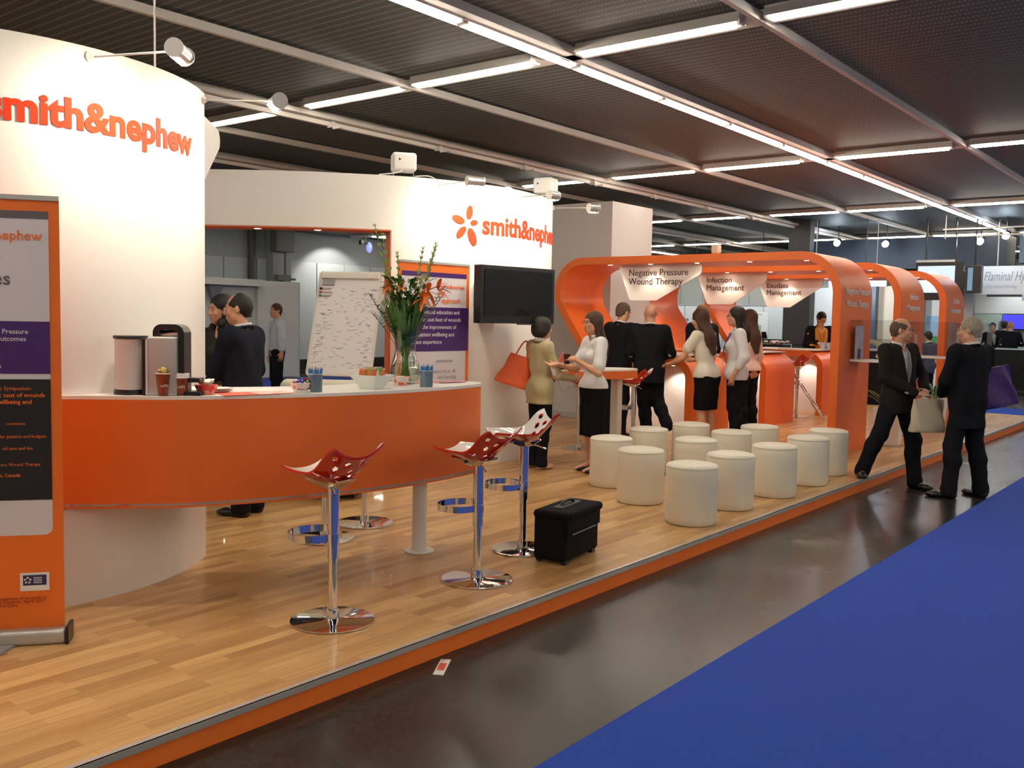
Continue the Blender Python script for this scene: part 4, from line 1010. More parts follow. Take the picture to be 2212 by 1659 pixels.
def speaker(x,y,z,rz,label):
    t=thing('box_speaker',label,'speaker',(x,y,z),rz,'white box speakers on the far partition')
    M().rbox((0,0,.15),(.24,.20,.18),.03,seg=4).build('cabinet',mat('white_speaker_shell',(.72,.70,.68),.4),t,smooth=True)
    m=M()
    for s in(-1,1): m.box((s*.10,0,.03),(.006,.02,.075))
    m.build('stand',steel,t); 
    m=M(); m.prism([(-.06,.155),(-.06,.185),(-.035,.17)],-.102,-.1,lambda x,z,h:(x,h,z)); m.build('arrow_mark',black_pl,t)
p=B(s_at_x(6.72),0,-.12); speaker(p.x,p.y,2.93,R(38.5-90)+.25,'white box speaker with small black arrow on top of the far partition')
p=B(s_at_x(8.86),0,-.05); speaker(p.x,p.y,2.93,R(38.5-90)-.5,'tilted white box speaker at the right end of the far partition top')
wc=M().tube(spline([tuple(B(s_at_x(6.50),2.935,-.02)),tuple(B(s_at_x(6.66),2.97,-.02)),tuple(B(s_at_x(6.70),3.02,-.05))],6),.006,6).tube(spline([tuple(B(s_at_x(6.8),2.94,-.02)),tuple(B(s_at_x(6.93),2.95,.0)),tuple(B(s_at_x(7.03),2.90,.01))],6),.005,6).build('white_cable',rail_m,smooth=True); tag(wc,'thin white cable running along the top of the far partition from the speaker','cable')
# little sensor on top of the arch roof
sr=thing('roof_lamp','small cream beacon-like lamp on the roof of the nearest arch','lamp',(12.0,6.0,2.42))
M().cyl((0,0,0),(0,0,.07),.02,n=12).build('stem',mat('dark_red_metal',(.25,.02,.02),.4),sr); M().rbox((0,0,.13),(.13,.10,.12),.02).build('head',mat('cream_metal',(.6,.56,.48),.4),sr,smooth=True)

# ---------------------------------------------------------------- hall background
def block(name,c,d,m_,label,cat,**k):
    o=M().box((0,0,0),d).build(name,m_,**k); o.location=c; tag(o,label,cat); return o
lg=mat('pale_green_panel',(.42,.56,.50),.5); wg=mat('white_stand_panel',(.72,.74,.74),.5); dk=mat('charcoal_stand_panel',(.045,.048,.052),.5)
bgw=mat('beige_stand_panel',(.50,.46,.38),.5)
o=block('panel_wall',(27.2,13.2,1.75),(.12,8.4,3.7),mat('mid_grey_panel',(.46,.50,.50),.5),'tall grey panelled wall above the white stand, seen through the arches','stand wall')
m=M()
for y in np.arange(-3.9,4.1,.78): m.box((-.065,y,0),(.012,.03,3.7))
m.build('panel_joint',mat('grey_joint',(.32,.34,.34),.5),o)
# far right stand with bulkhead
o=block('stand_wall',(31.0,4.2,1.26),(.1,6.0,2.70),lg,'pale green wall of the far stand at right behind the blue screen','stand wall')
M().box((-.06,0,1.02),(.03,6.0,.64)).build('white_band',wg,o)
o=block('bulkhead',(24.2,7.0,3.28),(1.0,4.6,.74),dark_blue,'dark blue-grey bulkhead above the far stands, lit by two cold spots','bulkhead')
o=block('bulkhead',(24.0,1.2,3.32),(1.0,6.4,.66),mat('blue_lit_fascia',(.10,.17,.24),.5),'blue-tinted bulkhead at the far right above the product sign','bulkhead')
o=block('product_sign',(22.9,2.93,2.58),(.08,4.2,.62),wg,'white hanging sign with grey italic product name at the far right','sign')
m=M(); v,f=text_geo('Flaminal Hydro',.29,depth=.004,shear=.3); m.add([(-.045-p[2],2.03-p[0]*.60,-.01+p[1]) for p in v],f); m.build('italic_lettering',mat('sign_grey',(.30,.34,.42),.5),o)
m=M(); v,f=text_geo('flexible wound dressing',.12,depth=.004,shear=.2); m.add([(-.045-p[2],2.05-p[0]*.60,-.17+p[1]) for p in v],f); m.build('small_lettering',mat('sign_light_grey',(.5,.55,.62),.5),o)
M().box((-.0,1.6,-.335),(.06,.7,.05)).build('lower_rail',dk,o)
M().box((-.02,-.2,-.38),(.04,2.9,.13)).build('lower_strip',mat('pale_blue_strip',(.45,.58,.72),.5),o)
for y,z in((4.45,3.1),(1.3,3.1)): pass
m=M().cyl((22.9,4.7,2.9),(22.9,4.7,CZ),.015,n=8).cyl((22.9,1.0,2.9),(22.9,1.0,CZ),.015,n=8).build('hanger',alu,o,world=True)
def far_spot(x,y,z,label,colr=(.75,.88,1.),aim=None,pw_=60):
    t=thing('stage_spot',label,'spotlight',(x,y,z),0,'cold spotlights at the far stands')
    M().ell((0,0,0),(.07,.07,.07),14,10).build('lit_lamp',mat('lit_cold_lamp',(1,1,1),.3,emit=(.72,.86,1.),es=70),t,smooth=True)
    M().cyl((.05,0,.02),(.16,0,.06),.075,n=18).build('housing',black_pl,t,smooth=True,angle=40); M().cyl((.12,0,.06),(.12,0,CZ-z),.012,n=8).build('stem',black_pl,t)
    setlight('spot_light','SPOT',(x-.08,y,z),aim or (x+2.,y,z-.9),pw_,colr,.08,150,.8)
far_spot(22.6,8.16,3.48,'left cold-white spotlight on the dark bulkhead')
far_spot(22.6,7.03,3.42,'right cold-white spotlight on the dark bulkhead')
far_spot(22.2,4.93,3.38,'cold spotlight hanging at the end of the long light row',pw_=7)
far_spot(22.2,4.43,3.48,'small bright spotlight at the far right above the product sign',pw_=7)
tr_=M().box((21.5,4.7,3.60),(.03,1.6,.03)).box((21.5,4.7,3.45),(.03,1.6,.03)).build('lighting_truss',rail_m)
for y in np.linspace(3.95,5.45,7): pass
tag(tr_,'pale lighting bars hung near the ceiling at the end of the long row','lighting bar')
M().cyl((21.5,5.45,3.4),(21.5,5.45,CZ),.012,n=8).cyl((21.5,3.95,3.4),(21.5,3.95,CZ),.012,n=8).build('hanger',rail_m,tr_,world=True)
# screens
o=block('hanging_screen',(22.0,5.65,2.53),(.12,.98,.82),black_pl,'black framed screen with a pale blue picture above the farthest arch','screen')
M().box((-.065,.06,.04),(.01,.76,.58)).build('display',mat('lit_blue_white_display',(.2,.2,.2),.3,emit=(.55,.70,1.),es=.75),o)
M().ell((-.072,-.17,-.0),(.006,.07,.10),12,8).build('picture_figure',mat('display_face',(.5,.2,.15),.4,emit=(.8,.35,.3),es=.6),o)
M().box((.02,.1,.44),(.1,.8,.05)).build('top_shelf',wg,o)
M().cyl((0,.3,.41),(0,.3,CZ-2.53),.02,n=8).cyl((0,-.3,.41),(0,-.3,CZ-2.53),.02,n=8).build('hanger',black_pl,o)
o=block('side_screen',(21.9,4.93,2.56),(.20,.30,.58),black_pl,'dark monitor box beside the product sign at the far right','screen',bevel=.01)
M().box((-.102,.06,0),(.006,.10,.48)).build('display',mat('dim_blue_display',(.05,.09,.14),.3,emit=(.2,.32,.45),es=.5),o)
M().box((0,.20,-.0),(.08,.10,.34)).build('bracket',black_pl,o)
M().cyl((0,0,.29),(0,0,CZ-2.56),.02,n=8).build('hanger',black_pl,o)
o=block('stand_post',(22.4,5.12,1.3),(.20,.20,2.82),mat('grey_post',(.30,.30,.31),.5),'grey post behind the farthest arch leg','post')
o=block('blue_screen',(30.7,5.45,1.72),(.06,1.3,.44),black_pl,'bright blue screen on the pale green wall at the right edge','screen')
M().box((-.034,.0,.0),(.006,1.27,.41)).build('display',mat('lit_deep_blue_display',(.02,.02,.1),.3,emit=(.05,.04,1.),es=.9),o)
M().box((.13,0,0),(.2,.1,.1)).build('wall_arm',black_pl,o)
o=block('black_counter',(27.6,4.6,.45),(.7,1.9,1.05),black_pl,'black-topped counter at the right edge before the green wall','counter')
M().box((0,0,.54),(.76,1.96,.03)).build('pale_top',mat('blue_white_top',(.5,.58,.68),.3),o)
# poster seen between arches
o=block('poster_wall',(22.8,5.76,1.35),(.06,.70,2.84),wg,'bright poster with blue sky and green field behind the farthest arch','poster')
M().box((-.034,0,.20),(.01,.66,.46)).build('sky_print',mat('sky_print',(.30,.52,.75),.5,var=.2,vscale=3),o); M().box((-.034,0,-.22),(.01,.66,.38)).build('field_print',mat('field_print',(.06,.30,.12),.5,var=.4,vscale=6),o)
setlight('spot_light','SPOT',(21.9,5.8,2.7),(22.8,5.76,2.0),45,(1,1,1),.1,100,.8)
# beige partition with blue column
o=block('stand_partition',(22.5,6.9,1.2),(.10,1.5,2.5),bgw,'beige panelled stand wall seen between the nearest and middle arches','stand wall')
m=M()
for y in(-.3,.3): m.box((-.055,y,0),(.01,.012,2.5))
m.box((-.055,0,-.03),(.01,1.5,.12)); m.build('panel_joint',mat('tan_trim',(.30,.26,.18),.5),o)
o=block('blue_post',(21.9,7.02,1.2),(.22,.18,2.56),mat('slate_blue_post',(.035,.06,.10),.5),'slate blue post right of the nearest arch leg','post')
o=block('white_sign',(21.6,6.88,2.50),(.05,.46,.18),wg,'small white sign board seen under the nearest arch roof at its right','sign')
m=M().cyl((0,0,.09),(0,0,CZ-2.50),.008,n=6).build('hanger',alu,o)
o=block('name_sign',(21.3,8.15,2.47),(.05,.62,.20),mat('pale_blue_sign',(.55,.68,.80),.5),'pale blue name sign behind the farthest hanging sign','sign')
m=M(); text_on(m,'AVITUM',(-.03,.25,-.05),(0,-1,0),UP,.15,depth=.004); m.build('lettering',mat('sign_grey',(.30,.34,.42),.5),o); M().cyl((0,0,.09),(0,0,CZ-2.47),.008,n=6).build('hanger',alu,o)
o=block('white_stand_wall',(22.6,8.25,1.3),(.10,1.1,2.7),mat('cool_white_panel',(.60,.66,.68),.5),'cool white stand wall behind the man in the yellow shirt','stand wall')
o=block('dark_stand_block',(21.15,8.45,1.80),(.3,.62,1.45),dk,'dark hanging stand block behind the hanging signs','stand block'); M().box((.0,-.10,-1.3),(.26,.36,1.3)).build('lower_column',dk,o); M().box((0,0,1.4),(.26,.5,1.4)).build('upper_column',dk,o)
# black table with chairs area between arches
o=block('black_counter',(19.6,6.3,.48),(.6,1.5,1.1),black_pl,'black counter with pale top seen between nearest and middle arches','counter'); M().box((0,0,.565),(.66,1.56,.03)).build('pale_top',MATS['blue_white_top'],o)
# mid background white stand with shelf and posters
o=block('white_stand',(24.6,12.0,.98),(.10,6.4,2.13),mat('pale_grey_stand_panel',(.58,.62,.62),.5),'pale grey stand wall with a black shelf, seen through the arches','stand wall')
m=M()
for y in np.arange(-3.0,3.1,.6): m.box((-.055,y,0),(.012,.02,2.13))
m.box((-.055,0,1.05),(.03,6.4,.04)); m.build('panel_joint',mat('grey_joint',(.32,.34,.34),.5),o)
M().box((-.24,-1.05,.12),(.40,1.5,.03)).build('black_shelf',black_pl,o)
M().box((-.061,-.85,.55),(.01,1.0,.62)).build('poster_sheet',wg,o)
m=M(); text_on(m,'wound healing solutions',(-.07,-.45,.78),(0,-1,0),UP,.075,depth=.004); text_on(m,'C.',(-.07,-.42,.95),(0,-1,0),UP,.12,depth=.004); m.build('poster_lettering',mat('grey_print',(.3,.28,.3),.5),o)
M().box((-.069,-1.05,.40),(.006,.22,.22)).build('green_print',mat('soft_green_print',(.25,.45,.28),.5),o)
m=M(); text_on(m,'medical group',(-.065,1.75,.60),(0,-1,0),UP,.12,depth=.004); m.build('wall_lettering',mat('dark_print',(.09,.06,.12),.4),o)
for k,y in enumerate((-1.35,-.75)):
    q_=M().box((0,0,.10),(.02,.22,.20),ry=-.5).box((.06,0,.06),(.02,.05,.13),ry=.5).build('book_stand',black_pl); q_.location=(24.22,12.0+y,1.12); tag(q_,'small black display easel on the far black shelf, %s one'%['right','left'][k],'display easel','easels on the far shelf')
for k,(x,y,ax,ay) in enumerate(((23.3,14.2,24.5,14.2),(23.3,12.2,24.5,12.2),(23.3,10.3,24.5,10.3),(21.3,8.1,22.6,8.0),(21.0,6.9,22.4,6.9),(29.6,5.6,31,5.2),(29.6,3.6,31,3.4))):  # fill spotlights added to brighten the far stand walls, tucked out of view
    c=thing('stage_spot','added black fill spotlight washing a far stand wall, %s of seven counted from the left'%ordn[k],'spotlight',(x,y,2.95 if k!=4 else 2.35),0,'added fill spotlights over the far stands')
    M().cyl((0,0,0),(-.12,0,.07),.05,n=16).build('housing',black_pl,c,smooth=True,angle=40); M().cyl((-.05,0,.03),(-.05,0,CZ-(2.95 if k!=4 else 2.35)),.01,n=8).build('stem',black_pl,c)
    setlight('spot_light','SPOT',(x+.03,y,2.93 if k!=4 else 2.33),(ax,ay,1.7),55,(.95,.98,1.),.06,125,.8)
# left background: white cabin walls seen through the opening
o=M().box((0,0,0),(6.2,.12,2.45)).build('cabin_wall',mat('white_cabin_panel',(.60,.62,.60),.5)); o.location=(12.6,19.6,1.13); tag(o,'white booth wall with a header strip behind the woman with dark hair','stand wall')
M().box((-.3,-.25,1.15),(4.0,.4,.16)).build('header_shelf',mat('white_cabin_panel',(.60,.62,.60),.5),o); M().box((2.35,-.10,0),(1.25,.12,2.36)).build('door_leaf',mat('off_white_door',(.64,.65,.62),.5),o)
m=M()
for x in(-1.5,.5): m.add([(x-.2,-.28,1.05),(x+.2,-.28,1.05),(x,-.1,.6),(x-.2,-.06,1.05),(x+.2,-.06,1.05),(x,-.05,.6)],[(0,1,2),(3,5,4),(0,2,5,3),(1,4,5,2),(0,3,4,1)])
m.build('bracket',grey_pl,o)
o=M().box((0,0,0),(.62,.35,4.0)).build('wall_pier',mat('pale_pier',(.34,.37,.39),.5)); o.location=(16.75,21.8,1.9); o.name='trim_5'; struct(o,'pale pier on the far left wall')
o=M().rbox((0,0,0),(.62,.3,.62),.02).build('switch_box',mat('grey_green_metal',(.16,.17,.15),.5),smooth=True); o.location=(16.62,21.45,3.56); tag(o,'grey electrical switch box high on the far wall pier','switch box')
m=M().cyl((.1,0,-.3),(.1,0,-1.0),.035,n=10).box((.02,0,-1.02),(.45,.14,.16)).box((.05,0,-1.2),(.12,.12,.3)).cyl((.3,0,-1.05),(.45,0,-1.05),.03,n=8); m.build('pipe_and_valve',MATS['grey_green_metal'],o)
o=M().cyl((15.9,21.86,2.45),(15.9,21.86,CZ),.10,n=16).build('drain_pipe',mat('dark_pipe',(.09,.08,.07),.5)); tag(o,'dark vertical pipe on the far wall left of the switch box','pipe')
wl=thing('wall_flood','small blue-lit wall flood lamp near the ceiling seen through the opening','spotlight',(19.35,20.9,3.55)); M().ell((0,0,0),(.10,.08,.16),12,8).build('blue_lens',mat('lit_blue_lens',(.1,.1,.3),.3,emit=(.25,.32,.75),es=.8),wl,smooth=True); M().box((-.3,0,.12),(.12,.1,.12)).cyl((-.3,0,.1),(0,0,.1),.02,n=8).cyl((-.15,0,.1),(-.15,0,.35),.012,n=6).build('bracket',black_pl,wl)
setlight('spot_light','SPOT',(18.6,20.95,3.55),(18.75,21.95,2.2),70,(1.,.93,.82),.05,110,.35)
far=[fit]
put_fit(19.6,20.3,0,'short lit tube seen at the top right corner of the opening','tube lights near the far left wall')
# ---------------------------------------------------------------- people (implicit surfaces meshed on a grid)
def surface_nets(D,o,h):
    S=D<0; nx,ny,nz=D.shape
    c=np.zeros((nx-1,ny-1,nz-1),np.int8)
    for a in(0,1):
        for b in(0,1):
            for e in(0,1): c+=S[a:nx-1+a,b:ny-1+b,e:nz-1+e]
    I=np.argwhere((c>0)&(c<8))
    if len(I)==0: return [],[]
    idx=-np.ones(c.shape,np.int64); idx[tuple(I.T)]=np.arange(len(I))
    P=np.zeros((len(I),3)); W=np.zeros(len(I))
    cor=np.array([(a,b,e) for a in(0,1) for b in(0,1) for e in(0,1)])
    val=np.stack([D[I[:,0]+q[0],I[:,1]+q[1],I[:,2]+q[2]] for q in cor],1)
    for i in range(8):
        for j in range(i+1,8):
            if abs(cor[i]-cor[j]).sum()==1:
                m=(val[:,i]<0)!=(val[:,j]<0); t=val[m,i]/(val[m,i]-val[m,j]); P[m]+=cor[i]+t[:,None]*(cor[j]-cor[i]); W[m]+=1
    V=(I+P/W[:,None])*h+o
    Fs=[]
    for ax in range(3):
        sl0=[slice(None)]*3; sl1=[slice(None)]*3; sl0[ax]=slice(0,-1); sl1[ax]=slice(1,None)
        u,w=(ax+1)%3,(ax+2)%3
        for s in(sl0,sl1):
            s[u]=slice(1,-1); s[w]=slice(1,-1)
        A_=S[tuple(sl0)]; B_=S[tuple(sl1)]; E=np.argwhere(A_!=B_)
        if len(E)==0: continue
        ins=A_[tuple(E.T)]
        E=E.copy(); E[:,u]+=1; E[:,w]+=1
        def g(du,dw):
            q=E.copy(); q[:,u]-=du; q[:,w]-=dw; return idx[q[:,0],q[:,1],q[:,2]]
        q=np.stack([g(1,1),g(0,1),g(0,0),g(1,0)],1)
        q[~ins]=q[~ins][:,::-1]; Fs.append(q)
    Fs=np.concatenate(Fs); Fs=Fs[(Fs>=0).all(1)]
    return V,Fs
def arr(p): return np.array(p,float)
def cap(a,b,ra,rb=None,k=.02,flat=1.,ax=(0,1,0)): return ('c',arr(a),arr(b),ra,ra if rb is None else rb,k,flat,arr(ax))
def elp(c,r,k=.02,Q=None): return ('e',arr(c),arr(r),k,Q)
def bbox(p):
    if p[0]=='c': r=max(p[3],p[4])*max(1,p[6]); return np.minimum(p[1],p[2])-r,np.maximum(p[1],p[2])+r
    r=max(p[2]); return p[1]-r,p[1]+r
def ev(p,X,Y,Z):
    if p[0]=='c':
        a,b,ra,rb,_,fl,ax=p[1:8]; ab=b-a; px,py,pz=X-a[0],Y-a[1],Z-a[2]
        if fl!=1.:
            g=1/fl-1; dt=(px*ax[0]+py*ax[1]+pz*ax[2])*g; px=px+dt*ax[0];py=py+dt*ax[1];pz=pz+dt*ax[2]; ab=ab+ax*(ab@ax)*g
        L=ab@ab
        t=np.clip((px*ab[0]+py*ab[1]+pz*ab[2])/L,0,1) if L>1e-12 else 0.
        d=np.sqrt((px-t*ab[0])**2+(py-t*ab[1])**2+(pz-t*ab[2])**2)-(ra+(rb-ra)*t)
        return d*min(1,fl)
    c,r,_,Q=p[1:5]; px,py,pz=X-c[0],Y-c[1],Z-c[2]
    if Q is not None: px,py,pz=(Q[0,0]*px+Q[1,0]*py+Q[2,0]*pz),(Q[0,1]*px+Q[1,1]*py+Q[2,1]*pz),(Q[0,2]*px+Q[1,2]*py+Q[2,2]*pz)
    k0=np.sqrt((px/r[0])**2+(py/r[1])**2+(pz/r[2])**2)+1e-9; k1=np.sqrt((px/r[0]**2)**2+(py/r[1]**2)**2+(pz/r[2]**2)**2)+1e-9
    return k0*(k0-1)/k1
def implicit(prims,h,cuts=(),disp=None):
    lo=np.min([bbox(p)[0] for p in prims],0)-3*h; hi=np.max([bbox(p)[1] for p in prims],0)+3*h
    n=np.ceil((hi-lo)/h).astype(int)+1; D=np.full(n,.3,np.float32)
    xs=[lo[i]+h*np.arange(n[i]) for i in range(3)]
    def sub(p,mg):
        a,b=bbox(p); i0=np.clip(np.floor((a-mg-lo)/h).astype(int),0,n-1); i1=np.clip(np.ceil((b+mg-lo)/h).astype(int)+1,1,n)
        s=tuple(slice(i0[i],i1[i]) for i in range(3)); X,Y,Z=np.meshgrid(*[xs[i][s[i]] for i in range(3)],indexing='ij',sparse=True); return s,X,Y,Z
    for p in prims:
        k=p[5] if p[0]=='c' else p[3]
        s,X,Y,Z=sub(p,k+4*h)
        if any(q.start>=q.stop for q in s): continue
        d=ev(p,X,Y,Z); o=D[s]; hh=np.maximum(k-np.abs(o-d),0)/k; D[s]=np.minimum(o,d)-hh*hh*k*.25
    X,Y,Z=np.meshgrid(*xs,indexing='ij',sparse=True)
    if disp: D+=disp(X,Y,Z)
    for c in cuts:
        if c[0]=='pl': pt,nr=arr(c[1]),arr(c[2]); D=np.maximum(D,(X-pt[0])*nr[0]+(Y-pt[1])*nr[1]+(Z-pt[2])*nr[2])   # keeps the side against nr
        else:
            p=c[1]; k=.012; s,X1,Y1,Z1=sub(p,k+4*h)
            if any(q.start>=q.stop for q in s): continue
            d=-ev(p,X1,Y1,Z1); o=D[s]; hh=np.maximum(k-np.abs(o-d),0)/k; D[s]=np.maximum(o,d)+hh*hh*k*.25
    return surface_nets(D.astype(np.float64),lo,h)
skin_a=mat('fair_skin',(.58,.30,.19),.5); skin_b=mat('tan_skin',(.58,.29,.18),.5); skin_c=mat('pale_leg_skin',(.62,.36,.26),.5)
HC={'dark':(.012,.008,.006),'brown':(.060,.030,.016),'reddish':(.055,.016,.008),'ash':(.10,.065,.04),'grey':(.30,.26,.20),'blond':(.26,.16,.07)}
def rot(ax,deg):
    a=R(deg); c,s=math.cos(a),math.sin(a)
    if ax=='x': return np.array([[1,0,0],[0,c,-s],[0,s,c]])
    if ax=='y': return np.array([[c,0,s],[0,1,0],[-s,0,c]])
    return np.array([[c,-s,0],[s,c,0],[0,0,1]])
def person(label,loc,facing,H=1.75,female=False,skin=skin_a,lean=0,side=0,twist=0,head=(0,0,0),
           elL=None,wrL=None,elR=None,wrR=None,handL=(0,0,-1),handR=(0,0,-1),palmL=(1,0,0),palmR=(-1,0,0),curl=.35,
           hipx=0,knL=None,anL=None,knR=None,anR=None,toeL=0,toeR=0,wide=1.,
           hair=('short','dark'),outfit=None,glasses=False,vox=.008,cvox=.0115,group=None,feat=True,group2=None,heel=0.):
    """local frame: +x person's left, +y forward... (x is to the person's right hand as seen from behind: right = +x)"""
    s=H/1.75
    t=thing('person',label,'person',loc,R(facing-90),group)
    f=female; sw=(.155 if f else .185)*wide; hw=.088 if f else .085
    pel=arr((hipx,0,.95))
    Ru=rot('z',twist)@rot('y',side)@rot('x',-lean)
    def U(p): return pel+Ru@(arr(p)-arr((0,0,.95)))
    shL,shR=U((-sw,-.01,1.425)),U((sw,-.01,1.425)); neck0,neck1=U((0,-.015,1.42)),U((0,.005,1.54))
    hc=U((0,.022,1.633)); RH=Ru@rot('z',head[0])@rot('x',-head[1])@rot('y',head[2])
    def Hd(p): return hc+RH@arr(p)
    dfe=lambda sg:U((sg*(sw+.045),-.03,1.13)); dfw=lambda sg:arr((sg*(sw+.065)+hipx,.05,.885))
    elL=arr(elL) if elL is not None else dfe(-1); elR=arr(elR) if elR is not None else dfe(1)
    wrL=arr(wrL) if wrL is not None else dfw(-1); wrR=arr(wrR) if wrR is not None else dfw(1)
    hpL,hpR=pel+arr((-hw,0,-.03)),pel+arr((hw,0,-.03))
    anL=arr(anL) if anL is not None else arr((-.10,-.03,.085+heel)); anR=arr(anR) if anR is not None else arr((.10,-.03,.085+heel))
    knL=arr(knL) if knL is not None else (hpL+anL)/2+arr((-.005,.03,.01)); knR=arr(knR) if knR is not None else (hpR+anR)/2+arr((.005,.03,.01))
    FW=Ru@arr((0,1,0))
    def toe(an,ang,tp=None):
        d=rot('z',ang)@arr((0,1,0)); return d
    def torso(g=0.):
        if f:
            return [cap(pel+arr((-.07,-.01,-.03)),pel+arr((.07,-.01,-.03)),.103+g,k=.05,flat=.95),cap(U((0,-.0,1.0)),U((0,0,1.12)),.120+g,.105+g,.06,.78,FW),
                cap(U((-.045,0,1.22)),U((.045,0,1.22)),.098+g,k=.06,flat=.82,ax=FW),cap(U((-.075,-.005,1.35)),U((.075,-.005,1.35)),.078+g,k=.07,flat=.85,ax=FW),
                elp(U((-.062,.075,1.27)),arr((.056,.050,.058))+g,.04),elp(U((.062,.075,1.27)),arr((.056,.050,.058))+g,.04),cap(shL+Ru@arr((.02,0,-.01)),shR+Ru@arr((-.02,0,-.01)),.046+g,k=.05)]
        return [cap(pel+arr((-.06,0,-.02)),pel+arr((.06,0,-.02)),.108+g,k=.05,flat=.95),cap(U((-.03,0.01,1.02)),U((.03,.01,1.02)),.118*wide+g,k=.07,flat=.85,ax=FW),cap(U((-.045,.008,1.14)),U((.045,.008,1.14)),.115*wide+g,k=.07,flat=.85,ax=FW),
                cap(U((-.065,0,1.27)),U((.065,0,1.27)),.112+g,k=.07,flat=.86,ax=FW),cap(U((-.095,-.005,1.37)),U((.095,-.005,1.37)),.085+g,k=.07,flat=.9,ax=FW),cap(shL+Ru@arr((.02,0,-.01)),shR+Ru@arr((-.02,0,-.01)),.052+g,k=.05)]
    def arm(sh,el,wr,g=0.,ge=None,up=1.):
        r0,r1,r2=(.043,.034,.024) if f else (.052,.041,.029); ge=g if ge is None else ge
        m=el+(wr-el)*.3
        return [cap(sh,el,r0+g,r1+g,.03),cap(el,m,r1+g,r1+.002+g,.03),cap(m,wr,r1+.002+g,r2+ge,.03)]
    def legp(hp,kn,an,g=0.,gk=None,ga=None):
        gk=g if gk is None else gk; ga=g if ga is None else ga
        r0,r1,r2=(.083,.050,.034) if f else (.084,.055,.038)
        calf=kn+(an-kn)*.32+arr((0,-.016,0))
        return [cap(hp,kn,r0+g,r1+gk,.05),cap(kn,calf,r1-.002+gk,r1-.001+gk,.04),cap(calf,an,r1-.003+gk,r2+ga,.04)]
    def hand(wr,d,pn,sg):
        d=arr(d);d=d/np.linalg.norm(d);pn=arr(pn);pn=pn-d*(pn@d);pn/=np.linalg.norm(pn);w=np.cross(d,pn)*sg  # w towards thumb side
        k_=.9 if f else 1.; o=[]
        c=wr+d*.05*k_
        Qm=np.stack([w,d,pn],1)
        o.append(elp(c,(.038*k_,.050*k_,.0165),.012,Qm)); o.append(cap(wr-d*.01,wr+d*.02,.022*k_,.022*k_,.02,.8,pn))
        for i,(off,L) in enumerate(((.029,.070),(.0098,.080),(-.0098,.074),(-.029,.058))):
            b=wr+d*.086*k_+w*off*k_*1.05; dd=d+w*(off*5.5); dd/=np.linalg.norm(dd)
            p1=b+(dd*math.cos(curl*.6)+pn*math.sin(curl*.6))*L*.5*k_; p2=p1+(dd*math.cos(curl*1.9)+pn*math.sin(curl*1.9))*L*.5*k_
            o+=[cap(b-dd*.02,p1,.0088*k_,.0082*k_,.004),cap(p1,p2,.0082*k_,.0068*k_,.004)]
        b=wr+d*.025*k_+w*.026*k_; p1=b+(w*.75+d*.65+pn*.25)/1.02*.034*k_; p2=p1+(w*.25+d*.9+pn*.3)/.98*.030*k_
        o+=[cap(b,p1,.0125*k_,.0098*k_,.010),cap(p1,p2,.0098*k_,.008*k_,.004)]
        return o
    def headp():
        o=[cap(neck0,neck1,.050 if f else .058,.047 if f else .056,.04),
           elp(Hd((0,-.015,.030)),(.0745,.093,.088),.03,RH),elp(Hd((0,.022,-.035)),(.057,.068,.082),.03,RH),
           cap(Hd((-.036,.012,-.066)),Hd((.036,.012,-.066)),.027,k=.03),elp(Hd((0,.066,-.094)),(.022,.018,.019),.03,RH)]
        if feat:
            o+=[cap(Hd((0,.089,.008)),Hd((0,.108,-.027)),.0075,.0115,.012),cap(Hd((-.013,.097,-.031)),Hd((.013,.097,-.031)),.008,k=.008),
            cap(Hd((-.038,.078,.026)),Hd((.038,.078,.026)),.0115,k=.018),cap(Hd((-.016,.089,-.057)),Hd((.016,.089,-.057)),.0075,k=.008),cap(Hd((-.014,.087,-.068)),Hd((.014,.087,-.068)),.0078,k=.006),
            elp(Hd((-.040,.068,-.025)),(.018,.016,.02),.02,RH),elp(Hd((.040,.068,-.025)),(.018,.016,.02),.02,RH)]
        o+=[elp(Hd((sg*.0765,-.008,-.006)),(.009,.020,.031),.006,RH@rot('z',sg*-20)) for sg in(-1,1)]
        return o
    # feet
    dL,dR=toe(anL,toeL),toe(anR,-toeR)
    def foot(an,d,g=0.,pitch=0.,hz=None):
        gz=an[2]-.085-heel
        z=an[2]; hl=an+arr((0,0,-.045))-d*.02 if 1 else an
        zt=gz+.028
        tp=arr((an[0],an[1],0))+d*.165; tp[2]=zt
        return [cap(an,hl,.036+g,.034+g,.02),cap(hl,tp,.034+g,.028+g,.03,.85,(0,0,1)),cap(hl,tp-d*.06,.034+g,.038+g,.03)]
    allp=torso()+headp()+arm(shL,elL,wrL)+arm(shR,elR,wrR)+hand(wrL,handL,palmL,-1)+hand(wrR,handR,palmR,1)+legp(hpL,knL,anL)+legp(hpR,knR,anR)+foot(anL,dL,-.006)+foot(anR,dR,-.006)
    sk=[('s',elp(Hd((sg*.032,.094,.007)),(.017,.014,.011),.01,RH)) for sg in(-1,1)] if feat else []
    def mk(name,prims,m_,h=cvox,cuts=(),disp=None,label_=None):
        V,Fc=implicit(prims,h,cuts,disp)
        me=bpy.data.meshes.new(name); me.from_pydata((np.asarray(V)*s).tolist(),[],np.asarray(Fc).tolist()); me.update()
        me.polygons.foreach_set('use_smooth',[True]*len(me.polygons)); me.materials.append(m_)
        o=bpy.data.objects.new(name,me); col.objects.link(o); o.parent=t
        if label_: o['label']=label_
        return o
    mk('body',allp,skin,vox,sk)
    def small(name,m,m_,par=None):
        m.v=[tuple(arr(p)*s) for p in m.v]; return m.build(name,m_,par or t,smooth=True)
